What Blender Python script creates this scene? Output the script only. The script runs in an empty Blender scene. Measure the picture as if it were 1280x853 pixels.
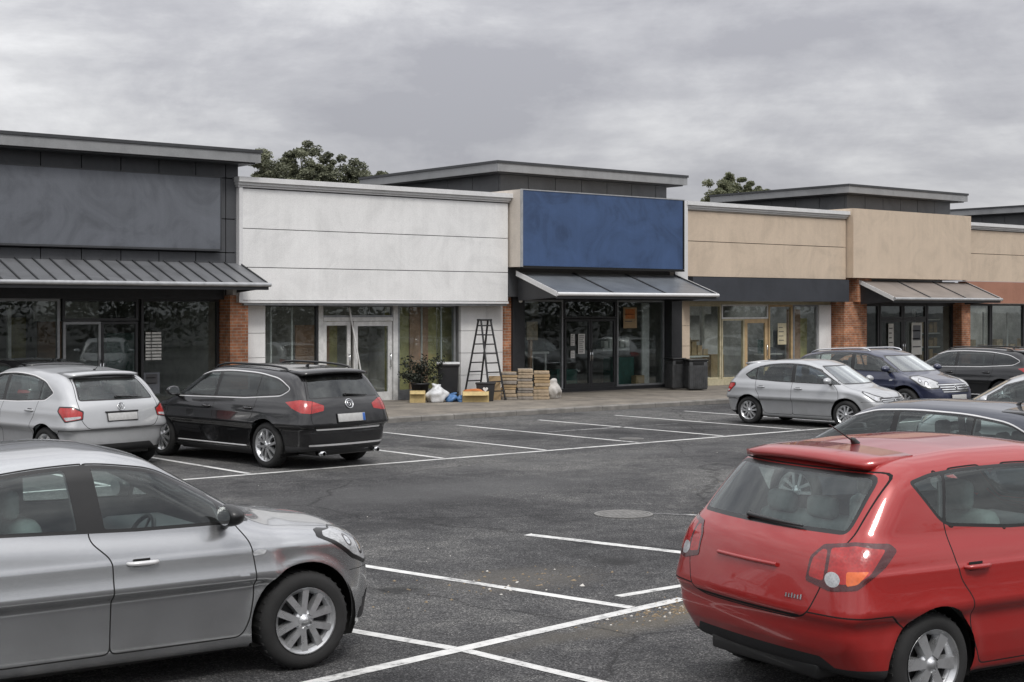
import bpy, bmesh, math, random
import numpy as np
from mathutils import Vector, Matrix
rnd = random.Random(7)
SC = bpy.context.scene
COL = SC.collection
PI = math.pi

# ------------------------------------------------------------------ materials
def new_mat(name):
    m = bpy.data.materials.new(name); m.use_nodes = True
    nt = m.node_tree; nt.nodes.clear()
    out = nt.nodes.new('ShaderNodeOutputMaterial')
    return m, nt, out
def N(nt, t, **kw):
    n = nt.nodes.new(t)
    for k, v in kw.items():
        if k.startswith('_'): setattr(n, k[1:], v)
        else:
            key = k.replace('__', ' ')
            n.inputs[int(key[1:]) if key[0] == 'i' and key[1:].isdigit() else key].default_value = v
    return n
def rgba(c): return (c[0], c[1], c[2], 1.0) if len(c) == 3 else c
def ramp(nt, stops):
    r = nt.nodes.new('ShaderNodeValToRGB'); e = r.color_ramp.elements
    e[0].position, e[0].color = stops[0][0], rgba(stops[0][1]); e[1].position, e[1].color = stops[-1][0], rgba(stops[-1][1])
    for p, c in stops[1:-1]:
        x = e.new(p); x.color = rgba(c)
    return r
def L(nt, a, b): nt.links.new(a, b)

def plain(name, col, rough=.6, metal=0., var=.18, scale=6., bump=0., bscale=60., coat=0., spec=.5, dirt=None):
    """Principled with broad and fine tone variation and an optional bump."""
    m, nt, out = new_mat(name)
    p = N(nt, 'ShaderNodeBsdfPrincipled', Roughness=rough, Metallic=metal)
    p.inputs['Coat Weight'].default_value = coat; p.inputs['Coat Roughness'].default_value = .04
    p.inputs['Specular IOR Level'].default_value = spec
    tc = N(nt, 'ShaderNodeTexCoord')
    n1 = N(nt, 'ShaderNodeTexNoise', Scale=scale, Detail=7., Roughness=.65); L(nt, tc.outputs['Object'], n1.inputs['Vector'])
    lo = [c * (1 - var) for c in col[:3]]; hi = [min(1, c * (1 + var)) for c in col[:3]]
    r = ramp(nt, [(.3, lo), (.7, hi)]); L(nt, n1.outputs['Fac'], r.inputs['Fac'])
    src = r.outputs['Color']
    if dirt:
        n2 = N(nt, 'ShaderNodeTexNoise', Scale=scale * .35, Detail=9., Roughness=.72); L(nt, tc.outputs['Object'], n2.inputs['Vector'])
        r2 = ramp(nt, [(.52, (0, 0, 0)), (.72, (1, 1, 1))]); L(nt, n2.outputs['Fac'], r2.inputs['Fac'])
        mul = N(nt, 'ShaderNodeMath', _operation='MULTIPLY', i1=dirt[1]); L(nt, r2.outputs['Color'], mul.inputs[0])
        mx = N(nt, 'ShaderNodeMix', _data_type='RGBA'); L(nt, mul.outputs[0], mx.inputs['Factor']); L(nt, src, mx.inputs['A']); mx.inputs['B'].default_value = rgba(dirt[0])
        src = mx.outputs['Result']
    L(nt, src, p.inputs['Base Color'])
    rr = N(nt, 'ShaderNodeMapRange', i3=max(.02, rough - .12), i4=min(1, rough + .12)); L(nt, n1.outputs['Fac'], rr.inputs[0]); L(nt, rr.outputs[0], p.inputs['Roughness'])
    if bump:
        nb = N(nt, 'ShaderNodeTexNoise', Scale=bscale, Detail=5., Roughness=.7); L(nt, tc.outputs['Object'], nb.inputs['Vector'])
        b = N(nt, 'ShaderNodeBump', Strength=bump, Distance=.01); L(nt, nb.outputs['Fac'], b.inputs['Height']); L(nt, b.outputs[0], p.inputs['Normal'])
    L(nt, p.outputs[0], out.inputs[0]); return m

def paint(name, col, metal=.0, rough=.35, flake=.05, film=.25):
    """Clear-coated car paint with fine flake, a light road film and rain-spot roughness."""
    m, nt, out = new_mat(name)
    p = N(nt, 'ShaderNodeBsdfPrincipled', Roughness=rough, Metallic=metal)
    p.inputs['Coat Weight'].default_value = .85; p.inputs['Coat Roughness'].default_value = .06
    tc = N(nt, 'ShaderNodeTexCoord')
    fl = N(nt, 'ShaderNodeTexNoise', Scale=700., Detail=1.); L(nt, tc.outputs['Object'], fl.inputs['Vector'])
    r = ramp(nt, [(.3, [c * (1 - flake * 3) for c in col]), (.7, [min(1, c * (1 + flake * 3)) for c in col])]); L(nt, fl.outputs['Fac'], r.inputs['Fac'])
    n = N(nt, 'ShaderNodeTexNoise', Scale=3.2, Detail=9., Roughness=.74); L(nt, tc.outputs['Object'], n.inputs['Vector'])
    sx = N(nt, 'ShaderNodeSeparateXYZ'); L(nt, tc.outputs['Object'], sx.inputs[0])
    low = N(nt, 'ShaderNodeMapRange', i1=.75, i2=.2, i3=0., i4=1.); L(nt, sx.outputs['Z'], low.inputs[0])   # splashed dirt sits on the sills
    a = N(nt, 'ShaderNodeMath', _operation='MULTIPLY_ADD', i1=1.2, i2=-.42); L(nt, n.outputs['Fac'], a.inputs[0])
    b = N(nt, 'ShaderNodeMath', _operation='ADD', i1=.25); L(nt, low.outputs[0], b.inputs[0])
    c = N(nt, 'ShaderNodeMath', _operation='MULTIPLY', _use_clamp=True); L(nt, a.outputs[0], c.inputs[0]); L(nt, b.outputs[0], c.inputs[1])
    d = N(nt, 'ShaderNodeMath', _operation='MULTIPLY', i1=film * 2.2, _use_clamp=True); L(nt, c.outputs[0], d.inputs[0])
    mx = N(nt, 'ShaderNodeMix', _data_type='RGBA'); L(nt, d.outputs[0], mx.inputs['Factor']); L(nt, r.outputs['Color'], mx.inputs['A']); mx.inputs['B'].default_value = (.13, .125, .115, 1)
    L(nt, mx.outputs['Result'], p.inputs['Base Color'])
    rr = N(nt, 'ShaderNodeMapRange', i3=.03, i4=.3); L(nt, d.outputs[0], rr.inputs[0]); L(nt, rr.outputs[0], p.inputs['Coat Roughness'])
    L(nt, p.outputs[0], out.inputs[0]); return m

def glass(name, tint=(.55, .62, .61), boost=1.9, rough=.015, film=.0, wob=.06):
    """Thin pane: tinted straight-through light plus a Fresnel mirror, with a little road film, heavier as painted sky sheen on windscreens."""
    m, nt, out = new_mat(name)
    t = N(nt, 'ShaderNodeBsdfTransparent', Color=rgba(tint)); g = N(nt, 'ShaderNodeBsdfGlossy', Roughness=rough, Color=(.93, .97, .97, 1))
    lw = N(nt, 'ShaderNodeLayerWeight', Blend=.5); pw = N(nt, 'ShaderNodeMath', _operation='POWER', i1=5.); L(nt, lw.outputs['Facing'], pw.inputs[0]); fr = N(nt, 'ShaderNodeMath', _operation='MULTIPLY_ADD', i1=.95, i2=.045); L(nt, pw.outputs[0], fr.inputs[0])
    mu = N(nt, 'ShaderNodeMath', _operation='MULTIPLY', i1=boost, _use_clamp=True); L(nt, fr.outputs[0], mu.inputs[0])
    mx = N(nt, 'ShaderNodeMixShader'); L(nt, mu.outputs[0], mx.inputs[0]); L(nt, t.outputs[0], mx.inputs[1]); L(nt, g.outputs[0], mx.inputs[2])
    tc = N(nt, 'ShaderNodeTexCoord')
    wv = N(nt, 'ShaderNodeTexNoise', Scale=1.7, Detail=2.); L(nt, tc.outputs['Object'], wv.inputs['Vector'])
    bp = N(nt, 'ShaderNodeBump', Strength=wob, Distance=.05); L(nt, wv.outputs['Fac'], bp.inputs['Height']); L(nt, bp.outputs[0], g.inputs['Normal'])
    last = mx.outputs[0]
    if film:
        n = N(nt, 'ShaderNodeTexNoise', Scale=4., Detail=8., Roughness=.7); L(nt, tc.outputs['Object'], n.inputs['Vector'])
        r = N(nt, 'ShaderNodeMapRange', i1=.35, i2=.8, i3=0., i4=film); L(nt, n.outputs['Fac'], r.inputs[0])
        df = N(nt, 'ShaderNodeBsdfDiffuse', Color=(.35, .36, .35, 1))
        m2 = N(nt, 'ShaderNodeMixShader'); L(nt, r.outputs[0], m2.inputs[0]); L(nt, last, m2.inputs[1]); L(nt, df.outputs[0], m2.inputs[2]); last = m2.outputs[0]
    L(nt, last, out.inputs[0]); return m

def lens(name, col, inner=.5, scale=(60, 60, 60)):
    """Moulded lamp lens: deep coloured plastic with ribbed reflector behind a clear skin."""
    m, nt, out = new_mat(name)
    p = N(nt, 'ShaderNodeBsdfPrincipled', Roughness=.22, Metallic=0.)
    p.inputs['Coat Weight'].default_value = 1.; p.inputs['Coat Roughness'].default_value = .03
    tc = N(nt, 'ShaderNodeTexCoord'); mp = N(nt, 'ShaderNodeMapping'); mp.inputs['Scale'].default_value = scale; L(nt, tc.outputs['Object'], mp.inputs[0])
    v = N(nt, 'ShaderNodeTexVoronoi', Scale=1.); L(nt, mp.outputs[0], v.inputs['Vector'])
    n = N(nt, 'ShaderNodeTexNoise', Scale=9., Detail=3.); L(nt, tc.outputs['Object'], n.inputs['Vector'])
    ad = N(nt, 'ShaderNodeMath', _operation='MULTIPLY_ADD', i1=.35, i2=.0); L(nt, v.outputs['Distance'], ad.inputs[0])
    a2 = N(nt, 'ShaderNodeMath', _operation='ADD'); L(nt, ad.outputs[0], a2.inputs[0]); L(nt, n.outputs['Fac'], a2.inputs[1])
    r = ramp(nt, [(.30, [c * (.3 + .7 * inner) for c in col]), (.85, [min(1, c * 1.2) for c in col])]); L(nt, a2.outputs[0], r.inputs['Fac']); L(nt, r.outputs['Color'], p.inputs['Base Color'])
    b = N(nt, 'ShaderNodeBump', Strength=.2, Distance=.003); L(nt, v.outputs['Distance'], b.inputs['Height']); L(nt, b.outputs[0], p.inputs['Normal'])
    L(nt, p.outputs[0], out.inputs[0]); return m

M = {}
M['silver'] = paint('silver_paint', (.46, .47, .48), .8, .27, .06, .3)
M['white_silver'] = paint('pale_silver_paint', (.50, .51, .52), .4, .38, .03)
M['mid_silver'] = paint('light_silver_paint', (.46, .47, .48), .45, .38, .03)
M['red'] = paint('red_paint', (.36, .016, .014), .1, .3, .03, .12)
M['black'] = paint('black_paint', (.007, .007, .008), .0, .25, .02, .10)
M['navy'] = paint('navy_paint', (.018, .024, .06), .2, .3, .03, .2)
M['charcoal'] = paint('charcoal_paint', (.018, .019, .021), .3, .35, .03, .14)
M['slate'] = paint('slate_blue_paint', (.06, .066, .085), .4, .35, .03, .2)
M['trim'] = plain('black_trim', (.012, .012, .012), .38, coat=.2)
M['rubber'] = plain('rubber', (.022, .022, .022), .82, bump=.3, bscale=160, var=.3)
M['gap'] = plain('shut_line', (.008, .008, .008), .9)
M['plastic'] = plain('grained_black_plastic', (.028, .028, .029), .65, bump=.25, bscale=220)
M['chrome'] = plain('chrome', (.75, .76, .77), .12, 1., .08)
M['alloy'] = plain('alloy', (.62, .63, .64), .3, .75, .12, 9, coat=.4, dirt=((.16, .15, .14), .5))
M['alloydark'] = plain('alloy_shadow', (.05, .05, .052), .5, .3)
M['lining'] = plain('cabin_lining', (.11, .115, .12), .85)
M['seat'] = plain('seat_cloth', (.09, .095, .10), .9, bump=.4, bscale=120, var=.3)
M['seat_pale'] = plain('pale_seat_cloth', (.20, .235, .23), .9, bump=.4, bscale=120, var=.3)
M['plate'] = plain('number_plate_face', (.50, .50, .49), .4, var=.12, scale=20)
M['plate_blue'] = plain('plate_blue_band', (.03, .12, .42), .4)
M['redlens'] = lens('red_lens', (.40, .012, .010), .4)
M['clearlens'] = lens('clear_lens', (.46, .47, .48), .25, (40, 90, 90))
M['maroonlens'] = lens('maroon_lens', (.07, .006, .007), .6)
M['amberlens'] = lens('amber_lens', (.70, .13, .02), .6)
M['darklens'] = lens('dark_lens', (.05, .045, .045), .4)
M['carglass'] = glass('car_glass', (.74, .83, .81), 1.7, .012, .10)
M['screenglass'] = glass('windscreen_glass', (.62, .70, .68), 3.2, .02, .34)  # pale film and boosted mirror paint sky brightness onto the windscreens
M['brightmetal'] = plain('bright_satin_metal', (.72, .72, .72), .35, .25, .06)
M['privacy'] = glass('privacy_glass', (.10, .11, .115), 1.8, .012, .08)

# ------------------------------------------------------------------ objects
def link(o, parent=None):
    COL.objects.link(o)
    if parent is not None: o.parent = parent
    return o
def tag(o, label=None, cat=None, group=None, kind=None):
    if label: o['label'] = label
    if cat: o['category'] = cat
    if group: o['group'] = group
    if kind: o['kind'] = kind
    return o
def empty(name, loc=(0, 0, 0), rz=0., parent=None):
    o = bpy.data.objects.new(name, None); o.location = loc; o.rotation_euler = (0, 0, rz); o.empty_display_size = .2
    return link(o, parent)
def thing(name, label, cat, loc=(0, 0, 0), rz=0., group=None):
    return tag(empty(name, loc, rz), label, cat, group)
def copy_tree(o, parent=None):
    c = o.copy(); COL.objects.link(c); c.parent = parent
    for ch in list(o.children): copy_tree(ch, c)
    return c

class MB:
    """Collects shapes; build() links them as one mesh object."""
    def __init__(s): s.v = []; s.f = []; s.mi = []; s.cur = 0; s.sm = []; s.mats = []
    def use(s, m):
        m = M[m] if isinstance(m, str) else m
        if m not in s.mats: s.mats.append(m)
        s.cur = s.mats.index(m); return s
    def add(s, vs, fs, T=None, smooth=False):
        b = len(s.v)
        for p in vs: s.v.append(tuple(T @ Vector(p)) if T is not None else tuple(p))
        for f in fs: s.f.append([b + i for i in f]); s.mi.append(s.cur); s.sm.append(smooth)
        return s
    def box(s, x0, y0, z0, x1, y1, z1, T=None):
        vs = [(x0, y0, z0), (x1, y0, z0), (x1, y1, z0), (x0, y1, z0), (x0, y0, z1), (x1, y0, z1), (x1, y1, z1), (x0, y1, z1)]
        return s.add(vs, [(0, 3, 2, 1), (4, 5, 6, 7), (0, 1, 5, 4), (1, 2, 6, 5), (2, 3, 7, 6), (3, 0, 4, 7)], T)
    def prism(s, poly, y0, y1, T=None):          # polygon in (x, z) pulled along y
        n = len(poly); vs = [(p[0], y0, p[1]) for p in poly] + [(p[0], y1, p[1]) for p in poly]
        fs = [list(range(n)), list(range(2 * n - 1, n - 1, -1))] + [(i + n, (i + 1) % n + n, (i + 1) % n, i) for i in range(n)]
        return s.add(vs, fs, T)
    def prismx(s, poly, x0, x1, T=None):         # polygon in (y, z) pulled along x
        n = len(poly); vs = [(x0, p[0], p[1]) for p in poly] + [(x1, p[0], p[1]) for p in poly]
        fs = [list(range(n - 1, -1, -1)), list(range(n, 2 * n))] + [(i, (i + 1) % n, (i + 1) % n + n, i + n) for i in range(n)]
        return s.add(vs, fs, T)
    def tube(s, pts, r, n=8, T=None, caps=True):
        pts = [Vector(p) for p in pts]; R = r if isinstance(r, (list, tuple)) else [r] * len(pts); vs = []; fs = []
        up = None
        for i, p in enumerate(pts):
            d = (pts[min(i + 1, len(pts) - 1)] - pts[max(i - 1, 0)]).normalized()
            a = Vector((0, 0, 1)) if abs(d.z) < .9 else Vector((1, 0, 0))
            if up is None: up = (a - d * a.dot(d)).normalized()
            else: up = (up - d * up.dot(d)).normalized()
            q = d.cross(up)
            for k in range(n):
                t = 2 * PI * k / n; vs.append(p + (up * math.cos(t) + q * math.sin(t)) * R[i])
        for i in range(len(pts) - 1):
            for k in range(n): fs.append((i * n + k, i * n + (k + 1) % n, (i + 1) * n + (k + 1) % n, (i + 1) * n + k))
        s.add(vs, fs, T, True)
        if caps: s.add(vs[:n], [list(range(n))[::-1]], T); s.add(vs[-n:], [list(range(n))], T)
        return s
    def lathe(s, prof, n=32, axis='y', T=None, smooth=True):   # prof: (radius, along)
        vs = []; fs = []
        for k in range(n):
            t = 2 * PI * k / n
            for r, h in prof:
                vs.append((r * math.cos(t), h, r * math.sin(t)) if axis == 'y' else (r * math.cos(t), r * math.sin(t), h))
        m = len(prof)
        for k in range(n):
            for j in range(m - 1):
                a = k * m + j; b = ((k + 1) % n) * m + j; f = (a, a + 1, b + 1, b)
                fs.append(f if axis == 'y' else f[::-1])
        return s.add(vs, fs, T, smooth)
    def rbox(s, x0, y0, z0, x1, y1, z1, r=.03, T=None):         # box with rounded edges
        bm = bmesh.new(); bmesh.ops.create_cube(bm, size=1)
        for v in bm.verts: v.co = Vector((x0 + (x1 - x0) * (v.co.x + .5), y0 + (y1 - y0) * (v.co.y + .5), z0 + (z1 - z0) * (v.co.z + .5)))
        bmesh.ops.bevel(bm, geom=bm.edges[:], offset=r, segments=2, profile=.5, affect='EDGES')
        bm.verts.index_update(); s.add([v.co for v in bm.verts], [[v.index for v in f.verts] for f in bm.faces], T, True); bm.free(); return s
    def build(s, name, mat=None, parent=None, loc=None, rz=None):
        me = bpy.data.meshes.new(name); me.from_pydata(s.v, [], s.f)
        if mat is not None and not s.mats: s.mats = [M[mat] if isinstance(mat, str) else mat]
        for m in s.mats: me.materials.append(m)
        me.polygons.foreach_set('material_index', s.mi); me.polygons.foreach_set('use_smooth', s.sm); me.update()
        o = bpy.data.objects.new(name, me)
        if loc: o.location = loc
        if rz: o.rotation_euler = (0, 0, rz)
        return link(o, parent)

# ------------------------------------------------------------------ 2D polygon helpers
def fillet(pts, r, n=4):
    out = []; k = len(pts)
    for i in range(k):
        a, b, c = (np.array(pts[i - 1][:2], float), np.array(pts[i][:2], float), np.array(pts[(i + 1) % k][:2], float))
        rr = pts[i][2] if len(pts[i]) > 2 else r
        u = a - b; v = c - b; lu = np.linalg.norm(u); lv = np.linalg.norm(v); u = u / lu; v = v / lv
        d = min(rr, lu * .48, lv * .48)
        if d < 1e-4: out.append(tuple(b)); continue
        p, q = b + u * d, b + v * d
        for j in range(n + 1):
            t = j / n; w = p * (1 - t) ** 2 + b * 2 * t * (1 - t) + q * t * t; out.append((float(w[0]), float(w[1])))
    return out
def area(p): return .5 * sum(p[i][0] * p[(i + 1) % len(p)][1] - p[(i + 1) % len(p)][0] * p[i][1] for i in range(len(p)))
def inset(p, d):
    if area(p) < 0: p = p[::-1]
    q = [p[i] for i in range(len(p)) if math.dist(p[i], p[i - 1]) > 1e-5]; n = len(q); out = []
    for i in range(n):
        a, b, c = Vector(q[i - 1]), Vector(q[i]), Vector(q[(i + 1) % n])
        n1 = (b - a).normalized(); n2 = (c - b).normalized(); n1 = Vector((-n1.y, n1.x)); n2 = Vector((-n2.y, n2.x))
        m = (n1 + n2); m = m.normalized() if m.length > 1e-6 else n1
        k = max(.45, m.dot(n1)); w = b + m * (d / k); out.append((w.x, w.y))
    return out
def clip(poly, a, b):
    """Keep the part of poly left of the line a->b."""
    out = []; n = len(poly); s = lambda p: (b[0] - a[0]) * (p[1] - a[1]) - (b[1] - a[1]) * (p[0] - a[0])
    for i in range(n):
        p, q = poly[i], poly[(i + 1) % n]; sp, sq = s(p), s(q)
        if sp >= 0: out.append(p)
        if sp * sq < 0: t = sp / (sp - sq); out.append((p[0] + (q[0] - p[0]) * t, p[1] + (q[1] - p[1]) * t))
    return out
def ellipse(cx, cy, rx, ry, n=20): return [(cx + rx * math.cos(2 * PI * k / n), cy + ry * math.sin(2 * PI * k / n)) for k in range(n)]
# ------------------------------------------------------------------ car bodies: implicit shell -> mesh -> panels cut along real outlines
def smax(a, b, k):
    h = np.clip(.5 + .5 * (a - b) / k, 0, 1); return b + (a - b) * h + k * h * (1 - h)
def smin(a, b, k): return -smax(-a, -b, k)
class Curve:
    def __init__(s, pts, sig=.03, lo=-3.2, hi=3.2):
        s.x = np.linspace(lo, hi, 1281); p = np.array(pts, float); y = np.interp(s.x, p[:, 0], p[:, 1])
        dx = s.x[1] - s.x[0]; k = int(4 * sig / dx) + 1; w = np.exp(-.5 * (np.arange(-k, k + 1) * dx / max(sig, 1e-4)) ** 2); w /= w.sum()
        s.y = np.convolve(np.pad(y, k, mode='edge'), w, 'valid'); s.g = np.sqrt(1 + np.gradient(s.y, dx) ** 2)
    def __call__(s, x): return np.interp(x, s.x, s.y)
    def slope(s, x): return np.interp(x, s.x, s.g)

class CarShape:
    def __init__(s, d):
        s.d = d; s.W = d['W']; s.ax = d['wb'] / 2; s.rw = d['rw']
        s.low = Curve(d['low'], d.get('lsig', .04)); s.roof = Curve(d['roof'], d.get('rsig', .05))
        s.plan = Curve(d['plan'], .06); s.prof = Curve(d['prof'], .009, -.5, 2.5)
        s.front = Curve(d['front'], .025, -.5, 2.5); s.rear = Curve(d['rear'], d.get('rearsig', .025), -.5, 2.5); s.bot = Curve(d['bot'], .04)
    def f(s, P):
        d = s.d; x, y, z = P[:, 0], P[:, 1], P[:, 2]; ay = np.sqrt(y * y + 1e-6); y2 = y * y
        hw = s.W + s.plan(x)
        arch = 0
        for sx in (-1, 1):
            r = np.hypot(x - sx * s.ax, z - s.rw); arch = arch + d.get('flare', .012) * np.exp(-((r - s.rw - .06) / .05) ** 2)
        side = ay - (hw + s.prof(z) + arch)
        t = np.clip((x + .6) / 1.2, 0, 1); bow = -d.get('bowr', .10) * (1 - t) + d.get('bowf', .16) * t
        xs = x + bow * y2
        dt = (z - s.low(xs) + d.get('crown1', .05) * y2) / s.low.slope(xs)
        db = (s.bot(x) - z)
        df = x + d.get('noseb', .20) * y2 * (1 + .6 * y2) - s.front(z)
        dr = s.rear(z) - (x - d.get('tailb', .10) * y2 * (1 + .6 * y2))
        body = smax(side, dt, d.get('shoulder', .09))
        ends = np.maximum(df, dr)
        body = smax(body, ends, d.get('corner', .20))
        body = smax(body, db, .05)
        dg = (z - s.roof(xs) + d.get('crown2', .07) * y2) / s.roof.slope(xs)
        zb = d['belt']
        u = np.clip(z - zb, -.3, .7)
        gs = (ay - (hw - d.get('inset', .05) - d.get('tumble', .20) * u - .16 * u * np.abs(u))) / math.sqrt(1 + .08)
        g = smax(dg, gs, d.get('edge', .13)); g = smax(g, (zb - .35) - z, .05)
        return smin(body, g, d.get('blend', .05))
    def grad(s, P, e=.0012):
        g = np.empty_like(P)
        for i in range(3):
            o = np.zeros(3); o[i] = e; g[:, i] = (s.f(P + o) - s.f(P - o)) / (2 * e)
        return g
    def project(s, P, it=3):
        for _ in range(it):
            g = s.grad(P); f = s.f(P); n2 = (g * g).sum(1) + 1e-9
            P = P - g * np.clip(f / n2, -.03, .03)[:, None]
        return P
    def hit(s, o, v, far=3.):
        """First surface point along a ray from outside."""
        o = np.array(o, float); v = np.array(v, float); v /= np.linalg.norm(v); t = np.linspace(0, far, 1501)
        f = s.f(o + t[:, None] * v); k = int(np.argmax(f < 0))
        a, b = t[max(k - 1, 0)], t[k]
        for _ in range(20):
            m = .5 * (a + b)
            if s.f((o + m * v)[None])[0] < 0: b = m
            else: a = m
        p = o + b * v; g = s.grad(p[None])[0]; return p, g / np.linalg.norm(g)

class Shell:
    def __init__(s, shape, cell):
        s.sh = shape; d = shape.d
        lo = np.array([d['x0'] - .06, -d['W'] - .08, .05]); hi = np.array([d['x1'] + .06, d['W'] + .08, d['H'] + .06])
        n = np.ceil((hi - lo) / cell).astype(int) + 1
        ax = [lo[i] + cell * np.arange(n[i]) for i in range(3)]
        G = np.stack(np.meshgrid(*ax, indexing='ij'), -1).reshape(-1, 3)
        F = shape.f(G).reshape(n); S = F < 0
        C = np.zeros(np.array(n) - 1, np.int8)
        for i in (0, 1):
            for j in (0, 1):
                for k in (0, 1): C += S[i:n[0] - 1 + i, j:n[1] - 1 + j, k:n[2] - 1 + k]
        act = (C > 0) & (C < 8); ids = -np.ones(C.shape, int); ids[act] = np.arange(act.sum())
        V = lo + (np.argwhere(act) + .5) * cell
        quads = []
        for a in range(3):
            b, c = [(1, 2), (2, 0), (0, 1)][a]
            sl = [slice(None)] * 3; sl[a] = slice(0, n[a] - 1); s2 = list(sl); s2[a] = slice(1, n[a])
            S1, S2 = S[tuple(sl)], S[tuple(s2)]; E = np.argwhere(S1 != S2)
            E = E[(E[:, b] > 0) & (E[:, b] < n[b] - 1) & (E[:, c] > 0) & (E[:, c] < n[c] - 1)]
            out = S1[tuple(E.T)]
            def cid(db, dc):
                q = E.copy(); q[:, b] -= db; q[:, c] -= dc; return ids[tuple(q.T)]
            Q = np.stack([cid(1, 1), cid(0, 1), cid(0, 0), cid(1, 0)], 1); Q[~out] = Q[~out][:, ::-1]; quads.append(Q)
        Q = np.concatenate(quads)
        V = shape.project(V, 4)
        e = np.concatenate([Q[:, [0, 1]], Q[:, [1, 2]], Q[:, [2, 3]], Q[:, [3, 0]]]); e = np.concatenate([e, e[:, ::-1]])
        deg = np.bincount(e[:, 0], minlength=len(V))[:, None]
        for _ in range(3):
            A = np.zeros_like(V)
            for i in range(3): A[:, i] = np.bincount(e[:, 0], V[e[:, 1], i], len(V))
            V = shape.project(V * .5 + .5 * A / deg, 2)
        s.V = V; s.fv = np.concatenate([Q, np.repeat(Q[:, -1:], 8, 1)], 1); s.nv = np.full(len(Q), 4); s.tag = np.zeros(len(Q), int)
        s.refresh()
    def refresh(s):
        P = s.V[s.fv[:, :4]]; s.fc = P.mean(1)
        g = s.sh.grad(s.fc); s.fn = g / (np.linalg.norm(g, axis=1)[:, None] + 1e-9)
    def proj(s, view, P, sgn=1):
        x, y, z = P[..., 0], P[..., 1], P[..., 2]; d = s.sh.d
        if view == 'side': return np.stack([x, z], -1)
        if view == 'yz': return np.stack([y, z], -1)
        if view == 'xy': return np.stack([x, y], -1)
        if view == 'rearcorner': return np.stack([(x - d['x0']) + (sgn * y - d['W']), z], -1)
        if view == 'frontcorner': return np.stack([(d['x1'] - x) + (sgn * y - d['W']), z], -1)
    def select(s, view, sgn=1):
        n, c = s.fn, s.fc
        if view == 'side': return (n[:, 1] * sgn > .22) & (c[:, 1] * sgn > .2)
        if view == 'rear': return n[:, 0] < -.20
        if view == 'front': return n[:, 0] > .16
        if view == 'rearcorner': return (-n[:, 0] + sgn * n[:, 1] > .35) & (c[:, 0] < 0) & (c[:, 1] * sgn > .0)
        if view == 'frontcorner': return (n[:, 0] + sgn * n[:, 1] > .25) & (c[:, 0] > 0) & (c[:, 1] * sgn > .0)
        if view == 'top': return n[:, 2] > .3
        if view == 'under': return n[:, 2] < -.5
    def carve(s, view, poly, t, sgn=1, only=None, where=None):
        """Cut the faces seen in a view along a closed outline and tag what lies inside."""
        pv = {'rear': 'yz', 'front': 'yz', 'top': 'xy', 'under': 'xy'}.get(view, view)
        poly = [p for i, p in enumerate(poly) if math.dist(p, poly[i - 1]) > 1e-4]
        sel = s.select(view, sgn) & (s.tag >= 0)
        if only is not None: sel &= np.isin(s.tag, only)
        if where is not None: sel &= where(s.fc)
        U = s.proj(pv, s.V, sgn); pa = np.array(poly)
        idx = np.where(sel)[0]; B = U[s.fv[idx]]; bl, bh = B.min(1), B.max(1)
        k = ((bh >= pa.min(0)) & (bl <= pa.max(0))).all(1); idx, B, bl, bh = idx[k], B[k], bl[k], bh[k]
        if not len(idx): return
        newV = []; nb = len(s.V); Ul = {}
        def uv(i):
            return U[i] if i < nb else Ul[i]
        pieces = {}
        for a, b, ei in [(pa[i - 1], pa[i], i) for i in range(len(pa))]:
            lo, hi = np.minimum(a, b) - 1e-6, np.maximum(a, b) + 1e-6
            c = np.where((bh >= lo).all(1) & (bl <= hi).all(1))[0]
            if not len(c): continue
            nrm = np.array([-(b - a)[1], (b - a)[0]]); nrm /= np.linalg.norm(nrm) + 1e-12
            sd = (B[c] - a) @ nrm; c = c[(sd.min(1) < -1e-6) & (sd.max(1) > 1e-6)]
            cache = {}
            for q in c:
                fi = idx[q]; pcs = pieces.get(fi)
                if pcs is None: pcs = [list(s.fv[fi, :s.nv[fi]])]
                res = []
                for pc in pcs:
                    ds = [float((uv(i) - a) @ nrm) for i in pc]
                    ds = [0. if abs(x) < 1e-6 else x for x in ds]
                    if min(ds) >= 0 or max(ds) <= 0: res.append(pc); continue
                    A_, B_ = [], []
                    for j in range(len(pc)):
                        i0, d0 = pc[j], ds[j]; i1, d1 = pc[(j + 1) % len(pc)], ds[(j + 1) % len(pc)]
                        if d0 >= 0: A_.append(i0)
                        if d0 <= 0: B_.append(i0)
                        if d0 * d1 < 0:
                            key = (min(i0, i1), max(i0, i1))
                            if key not in cache:
                                t_ = d0 / (d0 - d1)
                                if i0 > i1: p0, p1, t_ = i1, i0, 1 - t_
                                else: p0, p1 = i0, i1
                                gp = lambda i: s.V[i] if i < nb else newV[i - nb]
                                newV.append(gp(p0) * (1 - t_) + gp(p1) * t_); nid = nb + len(newV) - 1
                                Ul[nid] = uv(p0) * (1 - t_) + uv(p1) * t_; cache[key] = nid
                            A_.append(cache[key]); B_.append(cache[key])
                    if len(A_) > 2: res.append(A_)
                    if len(B_) > 2: res.append(B_)
                pieces[fi] = res
        if newV: s.V = np.concatenate([s.V, np.array(newV)])
        def inside(C):
            r = np.zeros(len(C), bool)
            for i in range(len(pa)):
                a, b = pa[i - 1], pa[i]
                if a[1] == b[1]: continue
                m = ((a[1] > C[:, 1]) != (b[1] > C[:, 1])) & (C[:, 0] < (b[0] - a[0]) * (C[:, 1] - a[1]) / (b[1] - a[1]) + a[0]); r ^= m
            return r
        whole = np.array([i for i in idx if i not in pieces], int)
        if len(whole):
            W = s.proj(pv, s.fc[whole], sgn); s.tag[whole[inside(W)]] = t
        fl, tl, cl, nl, src = [], [], [], [], []
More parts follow.
